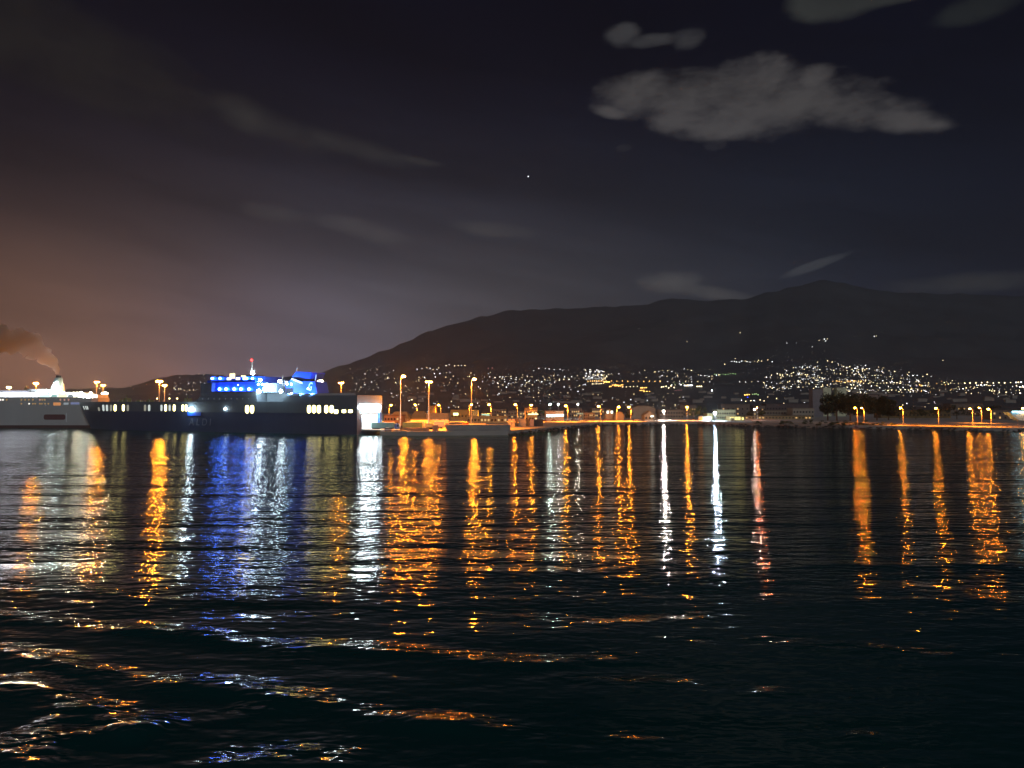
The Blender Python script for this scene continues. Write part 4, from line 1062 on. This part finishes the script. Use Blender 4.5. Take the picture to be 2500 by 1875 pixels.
for i, px in enumerate(bs):
    Y = 470 + (px < 2000) * 18 + (2120 - px) * .05; h = random.uniform(2.6, 4.2) if px < 2120 else random.uniform(1.6, 2.6)
    r = random.uniform(2.4, 3.4)
    root = thing('bush', f'round shore bush, number {i + 1} along the bank' if False else ['ragged', 'rounded', 'low', 'spiky', 'leaning', 'broad'][i % 6] + ' bush on the bank ' + ['left of the bright lamp pole', 'right of the bright lamp pole', 'near the shore road bend'][0 if px < 2090 else 1 if px < 2200 else 2] + f', {["1st","2nd","3rd","4th","5th","6th","7th","8th","9th","10th","11th","12th","13th","14th","15th","16th","17th","18th"][sorted(bs).index(px)]} from the left', 'bush', (X(px, Y), Y, 1.6), 0, BL)
    crown_mb(r, r * .8, h * .5, h * .5, 380, .28).build('foliage', M_LEAF2, root)
    MB().cyl((0, 0, -.4), (0, 0, h * .5), .12, .06, 5).build('stem', M_BARK, root)

# ------------------------------------------------------------------ lights of the town
CW = (.95, .95, 1.0); CY = (1.0, .78, .42); CO = (1.0, .48, .10); CG = (.6, 1.0, .4)
def town():
    pts = []   # px, py, size, colour, strength
    rnd = random.Random(11)
    def region(x0, x1, y0, y1, n, cols, s=(.6, 1.15), shape=None):
        k = 0
        while k < n:
            x, y = rnd.uniform(x0, x1), rnd.uniform(y0, y1)
            if shape and not shape(x, y): continue
            pts.append((x, y, s[0] * .75 + (s[1] * 1.12 - s[0] * .75) * rnd.random() ** 1.7, rnd.choice(cols))); k += 1
            if k % 3: pts.append((x + rnd.gauss(0, 16), min(y1 + 8, y + abs(rnd.gauss(0, 9))), rnd.uniform(.32, .6), rnd.choice(cols)))
    def row(x0, x1, y, step, colr, s=.9, j=0.8):
        x = x0
        while x <= x1:
            pts.append((x + rnd.uniform(-j, j), y + rnd.uniform(-j, j), s * rnd.uniform(.85, 1.15), colr)); x += step
    W, Yc, O, G = 'w', 'y', 'o', 'g'
    region(425, 500, 905, 955, 34, [W, W, Yc], (.5, .95))
    region(640, 690, 880, 915, 5, [W]); region(300, 360, 905, 955, 8, [Yc, O], (.6, .9)); region(0, 60, 935, 955, 9, [O, Yc])
    region(845, 970, 898, 962, 44, [W, W, W, Yc], (.45, .9))
    region(965, 1200, 908, 1000, 75, [W, W, Yc, W], (.45, 1.0)); row(1020, 1075, 903, 9, W, .8, 4); row(1090, 1140, 893, 9, W, .8, 3)
    region(1200, 1430, 915, 972, 120, [W, W, W, Yc, W], (.45, 1.0)); row(1195, 1330, 921.5, 13, W, .8, 1.5); row(1305, 1400, 904, 12, W, .8, 3)
    row(1330, 1432, 927, 12, Yc, 1.0, 1.5)
    region(1422, 1482, 897, 930, 62, [W, W, W], (.6, 1.15), lambda x, y: ((x - 1452) / 30) ** 2 + ((y - 918) / 20) ** 2 < 1)
    row(1436, 1475, 931.5, 5.2, O, 1.2, .8); row(1480, 1620, 932, 13.2, O, 1.1, .4); row(1630, 1860, 933, 14.7, W, .75, .3)
    row(1476, 1488, 934, 3, O, 2.0, 1.2); row(1488, 1518, 944, 4, O, 1.5, 1.6); row(1500, 1520, 941, 4, O, 1.3, 1); row(1445, 1475, 939, 4, Yc, .9, 1)
    row(1520, 1562, 947, 9, Yc, 1.1, .6); row(1565, 1580, 950, 4, O, 1.8, 1.2); row(1563, 1584, 957, 3.5, O, 1.3, 2.5)
    region(1570, 1740, 893, 930, 34, [W, W, Yc], (.6, 1.1)); region(1440, 1560, 905, 918, 10, [W])
    region(1440, 1700, 958, 992, 34, [W, W, Yc, W], (.45, .9))
    row(1615, 1645, 948, 6, Yc, 1.6, 1.5); row(1672, 1692, 944.5, 3.4, W, 2.2, .6); row(1702, 1712, 944.5, 5, Yc, 1.7, .4)
    region(1640, 1670, 935, 942, 9, [G, W, G], (.7, 1.0)); row(1745, 1802, 915, 6.5, G, .95, 1.5); row(1712, 1760, 919, 9, W, 1.0, 2)
    row(1640, 1665, 956, 4, 'r', .7, .6)
    row(1785, 1895, 884, 7, W, .95, 3)
    region(1862, 2010, 892, 950, 135, [W, W, W, W, Yc], (.6, 1.1), lambda x, y: y > 892 + max(0, (1960 - x) * .25))
    region(1985, 2120, 878, 960, 130, [W, W, W, Yc], (.6, 1.15), lambda x, y: y > 880 + abs(x - 2015) * .25)
    region(2075, 2265, 893, 960, 145, [W, W, W, Yc], (.6, 1.15), lambda x, y: y > 893 + max(0, (x - 2120) * .17))
    row(2035, 2110, 933, 5, O, 1.1, 3); row(2110, 2200, 937, 8, Yc, 1.1, 2)
    region(2200, 2335, 925, 962, 40, [W, W, Yc, O], (.6, 1.15)); row(2245, 2256, 944, 4, O, 1.4, 3); pts.append((2237, 947, 2.0, 'b'))
    region(2330, 2500, 944, 962, 42, [W, W, Yc], (.6, 1.2)); row(2300, 2345, 937, 7, Yc, 1.0, 3); row(2355, 2480, 936.5, 14, Yc, 1.5, .8); row(2385, 2430, 943.5, 4.6, W, 1.7, .8); row(2480, 2500, 936, 7, W, 1.6, 1); row(2490, 2503, 945, 5, W, 1.6, 2)
    region(1860, 2330, 965, 990, 16, [W, W, Yc], (.7, 1.1)); row(1810, 1870, 979, 11, W, 1.2, 2)
    row(1818, 1828, 966, 5, O, 1.7, 1); row(1838, 1852, 964, 4, 'g', 1.3, .8); pts.append((1825, 972, 1.5, 'b'))
    for x, y, s in ((1990, 829.5, .9), (1996, 829, 1.1), (2001, 832, .8), (2014, 829, 1.1), (2017, 833, .9), (2021, 829, .8), (2136, 823, .9), (2141, 821, 1.1), (1808, 815, 1.0), (1561, 803, .8), (1678, 835, .8), (1696, 837, .8), (1922, 838, .7), (1945, 841, .6), (1984, 849, .6), (1088, 893, .7),
                    (2303, 883, .9), (1796, 878, 1.0), (1738, 957, 2.4), (1770, 890, 1.0), (2087, 823, .5)): pts.append((x, y, s, W))
    for x, y in ((1192, 902), (1202, 902)): pts.append((x, y, 1.1, 'r'))
    mats = {'w': glow('town_white', CW, 8, False), 'y': glow('town_yellow', CY, 8, False), 'o': glow('town_orange', CO, 8, False), 'g': glow('town_green', CG, 2.4, False), 'b': glow('town_blue', (.03, .05, 1.0), 6, False), 'r': glow('town_red', (1, .35, .35), 2.0, False)}
    names = {'w': 'white', 'y': 'warm yellow', 'o': 'orange', 'g': 'green', 'b': 'vivid blue', 'r': 'rosy red'}
    protos = {k: None for k in mats}
    pts.sort(key=lambda p: -p[2])
    rest = {}
    pts = [(a, b, d, 'y' if (e == 'w' and rnd.random() < .42) else e) for a, b, d, e in pts]
    LM = [(400, 'behind the white ferry'), (700, 'behind the dark ferry bow'), (980, 'beside the blue funnel'), (1180, 'behind the tall masts'), (1330, 'above the cream containers'), (1425, 'above the white kiosks'), (1490, 'in the dense hilltop cluster'),
          (1600, 'above the gabled houses'), (1720, 'above the pinkish floodlight'), (1860, 'right of the icy floodlight'), (1990, 'left of the grey tower'), (2080, 'above the pale silos'), (2200, 'above the dark trees'), (2340, 'above the twin-headed lamp'), (9999, 'near the right edge')]
    for i, (px, py, s, c) in enumerate(pts):
        hit = on_terrain(px, py)
        if hit is None: continue
        x, y, z = hit
        r = s * 0.80 * y / F
        if i < 296:
            if protos[c] is None:
                mb = MB().ball((0, 0, 0), 1, 1, .85, 8, 4)
                protos[c] = mb
                o = mb.build('town_light', mats[c])
                protos[c] = o
            else:
                o = protos[c].copy(); col.objects.link(o)
            o.location = (x, y, z + r * .8); o.scale = (r, r, r)
            where = next(t for a, t in LM if px < a); hh = 'high' if py < 905 else 'halfway up' if py < 932 else 'low'
            tag(o, f'tiny {names[c]} town light {hh} on the slope {where}', 'light', f'{names[c]} town lights {hh} {where}')
        else:
            rest.setdefault(c, MB())
            b = MB().ball((x, y, z + r * .8), r, r, r * .85, 6, 4); rest[c].add(b.v, b.f)
    first = None
    me_all = bpy.data.meshes.new('town_lights'); V = []; Fc = []; MI = []
    for k_, (c, mb) in enumerate(rest.items()):
        o = len(V); V += mb.v; Fc += [tuple(i + o for i in f) for f in mb.f]; MI += [k_] * len(mb.f); me_all.materials.append(mats[c])
    me_all.from_pydata(V, [], Fc); me_all.polygons.foreach_set('material_index', MI); me_all.update()
    o = bpy.data.objects.new('town_lights', me_all); col.objects.link(o)
    tag(o, 'scatter of the smallest town lights on the slopes', 'lights', kind='stuff')
    # faint house fronts between the lights
    for i in range(90):
        px = rnd.uniform(980, 2480); py = rnd.uniform(958, 985)
        hit = on_terrain(px, py)
        if hit is None: continue
        x, y, z = hit
        w_, h_ = rnd.uniform(5, 14), rnd.uniform(4, 9)
        where = next(t for a, t in LM if px < a).replace('in the dense', 'below the dense'); size = 'wide' if w_ > 10 else 'narrow' if w_ < 7 else 'mid-sized'; hh = 'tall' if h_ > 6.5 else 'low'
        root = thing('town_house', f'{size} {hh} dim town house on the lower slope {where}', 'house', (x, y, z - 1), rnd.uniform(-.3, .3), f'{size} {hh} houses {where}')
        MB().box(-w_, w_, 0, 8, 0, h_).build('wall', mat('town_wall', (.42, .37, .30), .9, .2, .2), root)
        MB().box(-w_ - .3, w_ + .3, -.3, 8.3, h_, h_ + .6).build('roof', mat('town_roof', (.30, .2, .14), .9, .2, .2), root)
town()
st = MB().ball((0, 0, 0), 26, n=8, m=6).build('bright_star', glow('star', (.9, .95, 1.0), 3.5, False))
a_, e_ = direction(1290, 431)
st.location = Vector((math.sin(a_) * math.cos(e_), math.cos(a_) * math.cos(e_), math.sin(e_))) * 38000 + Vector((0, 0, CAMZ))
tag(st, 'single bright star high in the night sky', 'star')

# ------------------------------------------------------------------ haze
def build_haze():
    m = bpy.data.materials.new('night_haze'); m.use_nodes = True
    w = N(m.node_tree); w.n.clear()
    v = w.new('ShaderNodeVolumePrincipled'); v.inputs['Color'].default_value = (.85, .88, .92, 1); v.inputs['Density'].default_value = HAZE
    v.inputs['Anisotropy'].default_value = 0.65
    o = w.new('ShaderNodeOutputMaterial'); w.l.new(v.outputs[0], o.inputs[1])
    ob = MB().box(-9600, 9600, -650, 9600, -3, 1085).build('haze', m)
    tag(ob, 'thin night haze over harbour and town', kind='stuff')
HAZE = 0.95e-4
build_haze()
